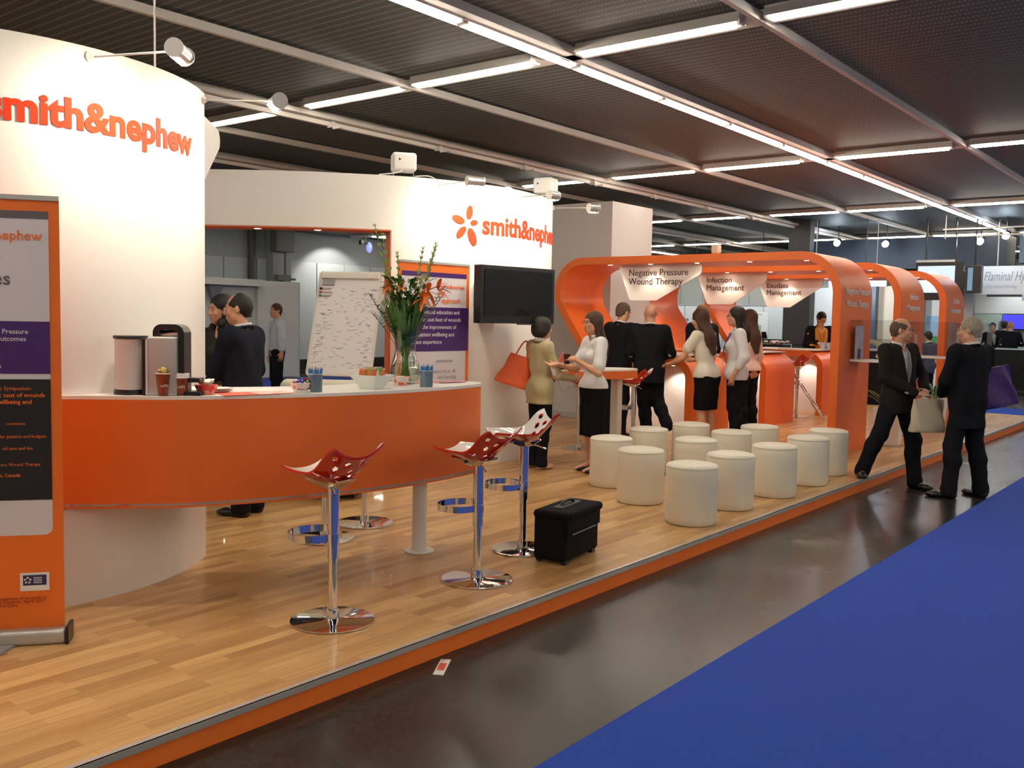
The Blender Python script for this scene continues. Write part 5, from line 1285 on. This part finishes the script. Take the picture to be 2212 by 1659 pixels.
    if feat:
        for sg in(-1,1):
            e_=small('eye',M().ell(Hd((sg*.032,.0755,.006)),(.0122,.0122,.0115),12,8),mat('eye_white',(.42,.38,.35),.35))
            small('iris',M().ell(Hd((sg*.032,.0842,.006)),(.0062,.0048,.0062),10,6),mat('dark_iris',(.02,.012,.008),.2),e_)
            small('eyebrow',M().tube([Hd((sg*.018,.0895,.029)),Hd((sg*.034,.0875,.034)),Hd((sg*.050,.076,.029))],.0035,6),mat('brow_hair',HC['brown' if hair[1] not in('grey','blond') else 'ash'],.7))
        small('lips',M().ell(Hd((0,.0935,-.0575)),(.020,.006,.0042),12,6,Matrix(RH.tolist())).ell(Hd((0,.092,-.0665)),(.017,.006,.0050),12,6,Matrix(RH.tolist())),mat('lip_skin_f',(.45,.10,.08),.4) if f else mat('lip_skin',(.40,.15,.11),.5))
    # hair
    kind,hcn=hair; hm=mat('%s_hair'%hcn,HC[hcn],.55 if kind in('long','curly') else .75,bump=.5,bscale=160,var=.35,vscale=45)
    strand=lambda X,Y,Z:.0022*np.sin(140*X+35*Z+18*np.sin(9*Z))*np.cos(110*Y+20*Z)
    face=[('s',elp(Hd((0,.098,-.035)),(.066,.070,.108),.01,RH)),('s',elp(Hd((0,.06,-.09)),(.085,.075,.075),.01,RH))]
    up_=RH@arr((0,0,1)); fwv=RH@arr((0,1,0))
    if kind=='short':
        mk('hair',[elp(Hd((0,-.019,.036)),(.083,.101,.096),.02,RH),cap(Hd((0,-.055,-.01)),Hd((0,-.06,-.055)),.060,.045,.03)],hm,.008,face+[('s',elp(Hd((sg*.075,.008,-.035)),(.03,.026,.045),.01,RH)) for sg in(-1,1)]+[('pl',Hd((0,-.05,-.075)),-up_)],strand)
    elif kind=='receding':
        mk('hair',[elp(Hd((0,-.020,.034)),(.080,.099,.093),.02,RH),cap(Hd((0,-.055,-.01)),Hd((0,-.06,-.05)),.060,.045,.03)],hm,.007,face+[('s',elp(Hd((0,.075,.100)),(.062,.085,.062),.01,RH))]+[('s',elp(Hd((sg*.075,.012,-.035)),(.03,.024,.045),.01,RH)) for sg in(-1,1)]+[('pl',Hd((0,-.05,-.07)),-up_)],strand)
    elif kind=='bald_sides':
        mk('hair',[elp(Hd((0,-.020,.022)),(.081,.099,.088),.02,RH),cap(Hd((0,-.055,-.01)),Hd((0,-.06,-.05)),.060,.045,.03)],hm,.008,face+[('s',elp(Hd((0,.045,.115)),(.068,.115,.062),.01,RH))]+[('s',elp(Hd((sg*.075,.012,-.035)),(.03,.024,.045),.01,RH)) for sg in(-1,1)]+[('pl',Hd((0,-.05,-.07)),-up_)],strand)
    elif kind=='bob':
        mk('hair',[elp(Hd((0,-.022,.035)),(.104,.120,.108),.03,RH),elp(Hd((0,-.035,-.035)),(.108,.100,.085),.04,RH)],hm,.008,face+[('pl',Hd((0,0,-.105)),-up_)],strand)
    elif kind=='curly':
        q=np.random.RandomState(9); pr_=[elp(Hd((0,-.025,.045)),(.088,.105,.092),.03,RH),elp(Hd((0,-.08,.0)),(.06,.055,.07),.03,RH)]
        for k in range(40):
            a=q.rand(); sd_=1 if k%3 else -1; pr_.append(elp(Hd((sd_*(.066+.040*q.rand()),.065-.12*q.rand(),-.05-.21*a)),(.026,.026,.032),.012))
        mk('hair',pr_,hm,.007,face[:1],strand)
    elif kind in('long','shoulder'):
        L=.20 if kind=='shoulder' else .36
        b0=Hd((0,-.055,-.02)); b1=U((0,-.105,1.545-L*.5)); b2=U((0,-.135,1.56-L))
        pr_=[elp(Hd((0,-.018,.036)),(.088,.105,.098),.03,RH),cap(b0,b1,.082,.085,.05,.62,FW),cap(b1,b2,.085,.045,.05,.5,FW)]
        for sg in(-1,1): pr_.append(cap(Hd((sg*.068,-.005,.01)),Hd((sg*.075,-.02,-.13)),.028,.026,.03))
        mk('hair',pr_,hm,.008,[('s',elp(Hd((0,.100,-.045)),(.060,.070,.098),.01,RH))],strand)
    if glasses:
        m=M()
        for sg in(-1,1): m.tube([Hd((sg*.034+.022*math.cos(a),.103,.004+.016*math.sin(a))) for a in np.linspace(0,2*PI,15)[:-1]],.0016,5,closed=True).tube([Hd((sg*.056,.102,.010)),Hd((sg*.080,.06,.012)),Hd((sg*.082,-.005,.012))],.0016,5)
        m.tube([Hd((-.012,.104,.008)),Hd((.012,.104,.008))],.0016,5); small('glasses',m,mat('dark_frame',(.02,.02,.02),.3))
    # clothes
    wrk=lambda amp,fr=26:(lambda X,Y,Z:amp*np.sin(fr*Z+9*X+5*np.sin(8*Y+3*Z))*np.sin(14*X-11*Y+7*Z))
    of=outfit or {}
    if 'trousers' in of:
        m_=of['trousers']; g=.012
        zL=anL[2]-.055+heel*0; 
        pr_=[cap(pel+arr((-.06,0,.03)),pel+arr((.06,0,.03)),.112+g,k=.05,flat=.92)]+legp(hpL,knL,anL,g+.006,.024 if not f else .020,.034 if not f else .030)+legp(hpR,knR,anR,g+.006,.024 if not f else .020,.034 if not f else .030)
        for an,kn in((anL,knL),(anR,knR)):
            d=(an-kn)/np.linalg.norm(an-kn); pr_.append(cap(an,an+d*.035,.068 if f else .072,.070 if f else .074,.02))
        ptop=.12 if 'jacket' not in of and ('top' not in of or of['top'][2]>=.94) else (.0 if 'jacket' in of else of['top'][2]-.95+.03)
        cuts=[('pl',pel+arr((0,0,ptop)),(0,0,1))]
        if anL[2]<.2 and anR[2]<.2: cuts.append(('pl',(0,0,.028),(0,0,-1)))
        mk('trousers',pr_,m_,cvox,cuts,wrk(.004))
    if 'skirt' in of:
        m_,hem=of['skirt']; kc=(knL+knR)/2
        lo_=arr((kc[0],kc[1]-.01,hem-.05))
        mk('skirt',[cap(pel+arr((-.055,-.005,.05)),pel+arr((-.065,-.01,-.05)),.098,.122,.05,.95),cap(pel+arr((.055,-.005,.05)),pel+arr((.065,-.01,-.05)),.098,.122,.05,.95),
            cap(pel+arr((-.065,-.01,-.05)),lo_+arr((-.07,0,0)),.122,.108,.05,.95),cap(pel+arr((.065,-.01,-.05)),lo_+arr((.07,0,0)),.122,.108,.05,.95)],m_,cvox,[('pl',pel+arr((0,0,min(.11,of['top'][2]-.95+.03))),(0,0,1)),('pl',(0,0,hem),(0,0,-1))],wrk(.003))
    def sleeve_cut(el,wr,frac):
        # plane across the arm: keep upper part
        p=el+(wr-el)*frac; d=(wr-el)/np.linalg.norm(wr-el); return p,d
    if 'top' in of:   # shirt / blouse: (material, sleeve fraction: -0.x of upper arm or + of forearm, hem z, looseness)
        m_,slv,hem,g=of['top']
        pr_=torso(g)
        if hem<.94: pr_.append(cap(pel+arr((-.06,0,-.02)),pel+arr((.06,0,-.02)),.118+g,k=.05,flat=.95))
        for sh,el,wr in((shL,elL,wrL),(shR,elR,wrR)):
            r0,r1=(.043,.036) if f else (.053,.043)
            if slv<=0:
                e2=sh+(el-sh)*(1+slv); pr_.append(cap(sh,e2,r0+g+.008,r0+g+.012,.03))
            else: pr_+= [cap(sh,el,r0+g+.004,r1+g+.006,.03),cap(el,el+(wr-el)*slv,r1+g+.006,(.030 if f else .036)+g,.03)]
        cuts=[('pl',pel+arr((0,0,hem-.95)),(0,0,-1)),('s',cap(U((0,0,1.50)),U((0,.02,1.60)),.062,.08)),('s',elp(U((0,.12,1.475)),(.055 if not of.get('scoop') else .085,.085,.075 if not of.get('scoop') else .13),.01))]
        mk(of.get('topname','shirt'),pr_,m_,cvox*.9,cuts,wrk(.0045,34))
        if of.get('collar',True):
            cp=[U((.066*math.cos(a),-.008+.066*math.sin(a),1.478+.012*math.sin(-a))) for a in np.linspace(R(115),R(425),22)]
            m=M(); 
            for a_,b_ in zip(cp,cp[1:]): m.add([a_,b_,b_+Ru@arr((0,-.004,.034)),a_+Ru@arr((0,-.004,.034))],[(0,1,2,3)])
            m.v=[tuple(arr(p)*s) for p in m.v]; o=m.build('collar',m_,t,smooth=True); sd=o.modifiers.new('solid','SOLIDIFY'); sd.thickness=.006
    if 'jacket' in of:
        m_,hem,openw=of['jacket']
        g=.022
        pr_=torso(g)+[cap(pel+arr((-.065,0,-.02)),pel+arr((-.07,0,hem-.95)),.118 if not f else .115,.122 if not f else .125,.05,.98),cap(pel+arr((.065,0,-.02)),pel+arr((.07,0,hem-.95)),.118 if not f else .115,.122 if not f else .125,.05,.98),
             cap(shL,shL+Ru@arr((-.005,0,-.03)),.062+g*.3,k=.03),cap(shR,shR+Ru@arr((.005,0,-.03)),.062+g*.3,k=.03)]
        for sh,el,wr in((shL,elL,wrL),(shR,elR,wrR)):
            d=(wr-el); pr_+=[cap(sh,el,.068 if not f else .056,.060 if not f else .050,.035),cap(el,el+d*.93,.060 if not f else .050,.047 if not f else .042,.03)]
        cuts=[('pl',pel+arr((0,0,hem-.95)),(0,0,-1)),('s',cap(U((0,-.005,1.50)),U((0,.0,1.62)),.064,.085))]
        if openw>0:
            for z0,z1,w0,w1 in of.get('vee',[(1.10,1.50,.012,.075)]):
                cuts.append(('s',cap(U((0,.145,z0)),U((0,.115,z1)),w0*openw,w1*openw,flat=1.)))
        mk('jacket',pr_,m_,cvox,cuts,wrk(.005,24))
        # collar at the back of the neck and lapels
        m=M(); cp=[U((.074*math.cos(a),-.012+.072*math.sin(a),1.462+.016*math.sin(-a))) for a in np.linspace(R(160),R(380),18)]
        for a_,b_ in zip(cp,cp[1:]): m.add([a_,b_,b_+Ru@arr((0,-.0,.028)),a_+Ru@arr((0,-.0,.028))],[(0,1,2,3)])
        m.v=[tuple(arr(p)*s) for p in m.v]; o=m.build('jacket_collar',m_,t,smooth=True); sd=o.modifiers.new('solid','SOLIDIFY'); sd.thickness=.012
    if 'tie' in of:
        m=M(); pts=[U((0,.075,1.46)),U((0,.118,1.40)),U((0,.138,1.28)),U((0,.128,1.10))]
        w_=[.016,.022,.030,.036]; v=[];f_=[]
        for p,w in zip(pts,w_): v+=[p+Ru@arr((-w,0,0)),p+Ru@arr((0,.010,0)),p+Ru@arr((w,0,0))]
        for k in range(3): a=3*k; f_+=[(a,a+1,a+4,a+3),(a+1,a+2,a+5,a+4)]
        m.add(v,f_); small('tie',m,of['tie'])
    if 'lanyard' in of:
        m=M()
        for sg in(-1,1): m.tube([U((sg*.03,-.055,1.48)),U((sg*.066,.0,1.475)),U((sg*.055,.085,1.42)),U((sg*.02,.155,1.25)),U((0,.160,1.13))],.0065,6)
        small('lanyard',m,of['lanyard'])
        m=M(); c=U((0,.165,1.08)); m.add([c+Ru@arr((x,y,z)) for x in(-.045,.045) for y in(-.003,.003) for z in(-.055,.055)],[(0,1,3,2),(4,6,7,5),(0,4,5,1),(2,3,7,6),(0,2,6,4),(1,5,7,3)]); small('name_badge',m,mat('badge_white',(.75,.75,.75),.4))
    if of.get('shoes',None) is not None:
        m_=of['shoes']; lows=of.get('shoe_cut',.12)
        for an,d in((anL,dL),(anR,dR)):
            gz=an[2]-.085-heel; hl=an+arr((0,0,-.05))-d*.03; tp=arr((an[0],an[1],0))+d*(.185 if not f else .155); tp[2]=gz+.026
            hl[2]=max(hl[2],gz+.03)
            pr_=[cap(hl,tp-d*.05,.041 if not f else .035,.044 if not f else .037,.02,.8,(0,0,1)),cap(tp-d*.05,tp,.042 if not f else .036,.030 if not f else .024,.03,.7,(0,0,1)),cap(hl,hl+arr((0,0,.035)),.040 if not f else .033,k=.03)]
            if heel>0: pr_.append(cap(hl,arr((hl[0],hl[1],gz+.01)),.018,.012,.02))
            cuts=[('pl',(0,0,gz),(0,0,-1))]
            mk('shoe',pr_,m_,.009,cuts)
    return t,dict(U=U,Hd=Hd,wrL=wrL,wrR=wrR,s=s,pel=pel,shL=shL,shR=shR,t=t)
def wpt(P,p):
    return wmat(P['t'])@Vector(tuple(arr(p)*P['s']))
suit_k=mat('black_suit_wool',(.010,.010,.013),.85,spec=.1,bump=.25,bscale=300); suit_n=mat('dark_navy_wool',(.013,.015,.024),.85,spec=.1,bump=.25,bscale=300); suit_b=mat('dark_brown_black_wool',(.020,.016,.015),.85,spec=.1,bump=.25,bscale=300)
wsh=mat('white_cotton',(.72,.71,.72),.7,bump=.2,bscale=120); bsh=mat('pale_blue_cotton',(.50,.52,.60),.7,bump=.2,bscale=120); crm=mat('cream_knit',(.74,.68,.56),.75,bump=.2,bscale=150); pnk=mat('pale_pink_cotton',(.78,.60,.54),.7,bump=.2,bscale=120)
bei=mat('beige_linen',(.42,.35,.20),.75,bump=.3,bscale=150); blk=mat('black_skirt_wool',(.007,.007,.008),.85,spec=.1); yel=mat('mustard_cotton',(.62,.30,.04),.7); bshoe=mat('black_shoe_leather',(.010,.009,.009),.3); ndsh=mat('beige_pink_leather',(.50,.33,.26),.45)
grtie=mat('silver_grey_silk',(.20,.20,.23),.35); orl=mat('red_orange_ribbon',(.65,.08,.03),.5); prl=mat('purple_ribbon',(.12,.05,.30),.5)
# -- left group
P1=person('dark-haired woman in a black scoop-neck top standing behind the counter, facing left',(4.60,6.72,0),200,1.69,True,skin_b,head=(-32,6,0),hair=('curly','dark'),
   outfit=dict(top=(mat('black_jersey',(.010,.009,.010),.7),.9,.86,.008),scoop=True,collar=False,trousers=suit_k,shoes=bshoe),vox=.0065)[1]
P2=person('balding man in a dark suit with white collar, profile to the left, behind the counter',(4.385,6.12,0),112,1.70,False,skin_b,lean=3,head=(22,3,0),hair=('receding','dark'),
   outfit=dict(top=(wsh,.95,.95,.006),jacket=(suit_n,.76,1.),trousers=suit_k,shoes=bshoe,lanyard=orl),elL=(-.20,.16,1.12),wrL=(-.08,.32,1.08),handL=(.4,1,0),elR=(.27,.05,1.14),wrR=(.22,.26,1.0),handR=(0,1,0),palmR=(0,0,-1),vox=.0065)[1]
P3=person('man in a pale blue shirt and black trousers seen through the opening',(10.44,13.62,FZ),158,1.83,False,skin_b,head=(18,0,0),hair=('short','brown'),
   outfit=dict(top=(bsh,.95,.97,.014),trousers=suit_k,shoes=bshoe),elL=(-.30,.0,1.17),wrL=(-.36,.02,.95),handL=(-.2,.2,-1),vox=.010)[1]
# -- pair by the table
P4=person('woman in a beige jacket with black trousers and orange shoulder bag, seen from behind',(7.83,5.86,0),-18,1.56,True,skin_a,head=(-8,0,0),hair=('bob','dark'),
   outfit=dict(top=(wsh,.3,.95,.006),jacket=(bei,.76,1.),trousers=suit_k,shoes=ndsh),elR=(.26,.06,1.10),wrR=(.22,.32,1.06),handR=(-.1,1,.05),palmR=(-1,0,0),elL=(-.24,.06,1.10),wrL=(-.12,.28,1.12),handL=(.5,1,0),vox=.0075)[1]
P5=person('brown-haired woman with glasses in white blouse and black skirt, holding a dark cup',(8.02,5.33,0),150,1.63,True,skin_a,head=(6,0,0),hair=('long','brown'),glasses=True,heel=.045,
   outfit=dict(top=(wsh,-.25,.93,.016),skirt=(blk,.40),shoes=bshoe),elL=(-.27,.07,1.10),wrL=(-.10,.27,1.24),handL=(.75,.55,.15),palmL=(.2,-.5,-.6),elR=(.22,.10,1.12),wrR=(.09,.40,1.18),handR=(-.1,1,-.05),palmR=(-.4,0,1),curl=.3,vox=.0065)[1]
P6=person('short-haired man in a dark suit at the first counter behind the skirted woman',(10.62,6.68,0),-8,1.78,False,skin_a,lean=6,head=(-12,14,0),hair=('short','ash'),
   outfit=dict(top=(wsh,.95,.95,.006),jacket=(suit_k,.78,1.),trousers=suit_k,shoes=bshoe),elR=(.24,.16,1.16),wrR=(.22,.36,1.14),handR=(0,1,-.2),palmR=(0,0,-1),vox=.009)[1]
P7=person('bald man in a black suit seen from behind, one foot lifted back',(10.45,6.10,0),32,1.765,False,skin_a,wide=1.0,head=(6,0,0),hair=('none','dark'),feat=False,
   outfit=dict(top=(wsh,.95,.95,.006),jacket=(suit_k,.76,1.),trousers=suit_k,shoes=bshoe),elL=(-.25,.03,1.14),wrL=(-.15,.26,1.02),handL=(.4,1,0),elR=(.27,.03,1.14),wrR=(.16,.27,1.06),handR=(-.5,1,0),
   anL=(.0,.02,.085),knL=(-.05,.06,.50),anR=(.23,-.16,.27),knR=(.12,.07,.53),vox=.008)[1]
P8=person('fair-haired man in a dark suit, mostly hidden behind the brown-haired woman',(12.55,6.46,0),60,1.79,False,skin_a,head=(20,10,0),hair=('short','blond'),feat=False,
   outfit=dict(top=(wsh,.95,.95,.006),jacket=(suit_n,.78,1.),trousers=suit_k,shoes=bshoe),vox=.010)[1]
P9=person('woman with long reddish-brown hair, cream top and knee-length black skirt, reaching to the counter',(10.46,5.30,0),82,1.71,True,skin_b,lean=9,head=(8,8,0),hair=('long','reddish'),
   outfit=dict(top=(crm,-.45,.90,.014),collar=False,skirt=(blk,.50),shoes=ndsh),elL=(-.24,.20,1.14),wrL=(-.20,.40,1.06),handL=(0,1,-.2),palmL=(0,0,-1),elR=(.25,.10,1.12),wrR=(.16,.34,1.10),handR=(0,1,0),vox=.0085)[1]
P10=person('dark-haired woman with glasses and white blouse in profile, purple ribbon round her neck',(10.80,5.08,0),122,1.74,True,skin_a,head=(4,0,0),hair=('shoulder','dark'),glasses=True,wide=1.3,
   outfit=dict(top=(wsh,.45,.86,.024),trousers=suit_k,shoes=bshoe,lanyard=prl),elL=(-.27,-.06,1.14),wrL=(-.24,.06,.92),handL=(.1,.2,-1),vox=.0075)[1]
P11=person('woman with long brown hair, pale pink blouse and black trousers, behind the dark-haired woman',(11.85,5.40,0),78,1.72,True,skin_a,head=(10,0,0),hair=('long','brown'),feat=False,
   outfit=dict(top=(pnk,.6,.93,.014),trousers=suit_k,shoes=bshoe),vox=.010)[1]
P12=person('man in a mustard shirt and dark jacket looking down behind the third counter',(17.2,6.47,0),222,1.77,False,skin_b,lean=6,head=(8,26,0),hair=('short','dark'),glasses=True,
   outfit=dict(top=(yel,.9,.95,.010),jacket=(suit_k,.80,1.7),vee=[(.86,1.50,.055,.075)],trousers=suit_k,shoes=bshoe,lanyard=orl),elR=(.27,.10,1.16),wrR=(.13,.30,1.20),handR=(-.3,1,-.4),palmR=(0,0,-1),elL=(-.28,.0,1.14),wrL=(-.24,.24,1.13),handL=(0,1,0),vox=.0085)[1]
# -- pair at the aisle
P13=person('balding man with glasses and grey tie, one foot up on the platform',(10.06,2.90,FZ),-112,1.735,False,skin_b,head=(30,2,0),hair=('bald_sides','ash'),glasses=True,wide=1.06,hipx=.06,
   outfit=dict(top=(wsh,.95,.95,.006),jacket=(suit_b,.78,1.),trousers=suit_k,shoes=bshoe,tie=grtie),elL=(-.29,.02,1.15),wrL=(-.07,.24,1.02),handL=(.8,.6,-.1),palmL=(0,-.6,-.5),elR=(.29,.02,1.15),wrR=(.09,.25,1.0),handR=(-.7,.7,-.1),palmR=(0,-.4,-.8),curl=.5,
   anR=(.34,-.15,.196),knR=(.240,-.045,.56),anL=(-.12,.12,.085),knL=(-.10,.10,.50),toeR=55,toeL=5,vox=.0065)[1]
P14=person('grey-haired man in a long black coat at the aisle, seen from behind',(9.94,2.235,FZ),66,1.75,False,skin_a,wide=1.2,head=(24,6,0),hair=('short','grey'),
   outfit=dict(top=(wsh,.95,.95,.006),jacket=(suit_k,.68,1.),trousers=suit_k,shoes=bshoe),elL=(-.27,.06,1.14),wrL=(-.14,.19,1.0),handL=(.8,.4,0),elR=(.28,.06,1.14),wrR=(.16,.20,1.04),handR=(-.7,.5,.1),anL=(-.19,.02,.085),anR=(.17,-.06,.085),toeL=30,toeR=5,vox=.0075)[1]
# -- background
person('distant man in a dark jacket before the green wall at the far right',(28.6,5.92,FZ),230,1.78,False,skin_b,head=(-25,0,0),hair=('short','dark'),outfit=dict(top=(bsh,.9,.95,.01),jacket=(suit_k,.78,1.2),trousers=suit_k,shoes=bshoe),vox=.014,cvox=.016,feat=False)
person('distant bald man in a navy jacket facing the blue screen',(28.4,5.42,FZ),20,1.82,False,skin_a,head=(-15,10,0),hair=('none','dark'),outfit=dict(top=(wsh,.9,.95,.01),jacket=(suit_n,.78,1.),trousers=suit_k,shoes=bshoe),elR=(.30,.12,1.16),wrR=(.14,.30,1.16),vox=.014,cvox=.016,feat=False)
person('dark-haired person in navy beside the bald man in front of the blue screen',(29.9,5.86,FZ),-20,1.84,False,skin_b,hair=('short','dark'),outfit=dict(top=(wsh,.9,.95,.01),jacket=(suit_n,.78,1.),trousers=suit_k,shoes=bshoe),vox=.014,cvox=.016,feat=False)
person('person in a slate-blue jacket between the two farther arch legs, before the poster',(20.6,5.45,FZ),60,1.55,False,skin_b,hair=('short','dark'),outfit=dict(top=(wsh,.9,.95,.01),jacket=(mat('slate_wool',(.05,.055,.09),.7),.78,1.),trousers=suit_k,shoes=bshoe),vox=.014,cvox=.016,feat=False)
# ---------------------------------------------------------------- things people carry
def bag(name,label,cat,top,size,m_,yaw_,sag=.0,handles=True,hl=.18,tilt=0.,seed=0,taper=1.25,strap=None):
    """soft tote hanging from 'top' (world)"""
    w,dp,h=size; off_=Euler((0,tilt,yaw_)).to_matrix()@Vector((0,0,h+hl)); t=thing(name,label,cat,tuple(Vector(top)-off_),yaw_,None,ry=tilt)
    q=np.random.RandomState(seed); nu,nz=36,16; v=[];f=[]
    for k in range(nz+1):
        z=k/nz; ww=w*(taper-(taper-1)*z)*(1-.12*z); dd=dp*(1-.75*z**1.3)
        if k==0: ww*=.94;dd*=.9
        for i in range(nu):
            a=2*PI*i/nu; c_,s_=math.cos(a),math.sin(a); e=.55
            x=ww/2*abs(c_)**e*(1 if c_>0 else -1); y=dd/2*abs(s_)**.8*(1 if s_>0 else -1)
            y+=.012*math.sin(5*a+6*z)*(1-z*.3); x+=.006*math.sin(9*z+2*a)
            v.append((x,y,h*z-.015*math.cos(a)**2*0))
    for k in range(nz):
        for i in range(nu): j=(i+1)%nu; f.append((k*nu+i,k*nu+j,(k+1)*nu+j,(k+1)*nu+i))
    f.append(tuple(range(nu))[::-1]); f.append(tuple(range(nz*nu,(nz+1)*nu)))
    M().add(v,f).build('bag_body',m_,t,smooth=True,angle=70)
    if handles:
        for s_ in(-1,1): M().tube(spline([(-w*.24,s_*dp*.1,h*.97),(-w*.13,s_*.015,h+hl*.7),(0,s_*.008,h+hl),(w*.13,s_*.015,h+hl*.7),(w*.24,s_*dp*.1,h*.97)],6),.008,8).build('handle',m_,t,smooth=True)
    if strap is not None: a_=Vector(top)-Vector((0,0,hl)); M().tube(spline([tuple(a_-Vector((.03,-.03,.02))),tuple((a_+strap)/2+Vector((-.01,-.01,.01))),tuple(strap)],6),.010,8).build('strap',m_,t,world=True,smooth=True)
    return t
ob=mat('orange_nylon',(.66,.10,.02),.45,bump=.3,bscale=40); jb=mat('beige_paper_cloth',(.50,.43,.31),.65,bump=.4,bscale=30); pb_=mat('purple_nonwoven',(.050,.012,.13),.6,bump=.3,bscale=30)
p=wpt(P4,P4['shL']+arr((-.03,-.10,.02)))
bag('shoulder_bag','orange tote bag hanging from the shoulder of the woman in beige','bag',(p.x+.01,p.y-.02,p.z+.03),(.25,.11,.33),ob,R(125),hl=.16,tilt=R(-17),taper=1.6)
p=wpt(P13,(P13['wrL']+P13['wrR'])/2+arr((.02,.10,-.02)))
bag('cloth_bag','crumpled beige cloth bag held in front by the man with glasses','bag',(p.x,p.y,p.z),(.34,.13,.33),jb,R(-48),hl=.04,taper=1.05,seed=2)
p=wpt(P14,P14['shR']+arr((.13,-.05,-.02)))
bag('tote_bag','purple tote bag on the right shoulder of the grey-haired man','bag',(p.x-.02,p.y+.05,p.z-.10),(.36,.10,.40),pb_,R(-40),hl=.03,tilt=R(-10),taper=1.3,seed=3,handles=False,strap=wpt(P14,P14['shR']+arr((-.01,.0,.065))))
cu_=M().lathe((0,0,0),[(0,0),(.028,0),(.037,.10),(.0375,.103),(.034,.10),(.026,.006),(0,.006)],28).build('dark_cup',mat('dark_brown_cup',(.05,.015,.010),.3),smooth=True)
p=wpt(P5,P5['wrL']+arr((.09,.055,-.055))); cu_.location=(p.x,p.y,p.z); tag(cu_,'dark brown cup held up by the woman in the white blouse','cup')
fo=M().box((0,0,0),(.22,.012,.28)).build('red_folder',mat('red_folder',(.55,.05,.03),.4)); p=wpt(P4,P4['wrL']+arr((.02,.05,.05))); fo.location=(p.x,p.y,p.z); fo.rotation_euler=(R(20),R(25),R(30)); tag(fo,'red folder held upright by the woman in the beige jacket','folder')
# slanted pole beside the third counter
sp_=M().cyl((14.95,5.47,.01),(14.95,6.05,.78),.024,n=14).cyl((14.95,5.60,.18),(14.95,5.68,.29),.036,n=14).build('leaning_pole',chrome,smooth=True,angle=40); tag(sp_,'chrome pole leaning under the third orange counter','pole')
EXPO=.55
# ---------------------------------------------------------------- light and view
w=bpy.data.worlds.new('world'); scene.world=w; w.use_nodes=True
w.node_tree.nodes['Background'].inputs['Color'].default_value=(.55,.58,.65,1); w.node_tree.nodes['Background'].inputs['Strength'].default_value=.03
scene.view_settings.view_transform='Standard'; scene.view_settings.look='None'; scene.view_settings.exposure=EXPO; scene.view_settings.gamma=1.0
scene.view_settings.use_curve_mapping=False
scene.cycles.use_denoising=True
scene.cycles.max_bounces=8; scene.cycles.diffuse_bounces=4; scene.cycles.glossy_bounces=4; scene.cycles.transmission_bounces=8; scene.cycles.caustics_reflective=False; scene.cycles.caustics_refractive=False
scene.cycles.sample_clamp_indirect=6.0
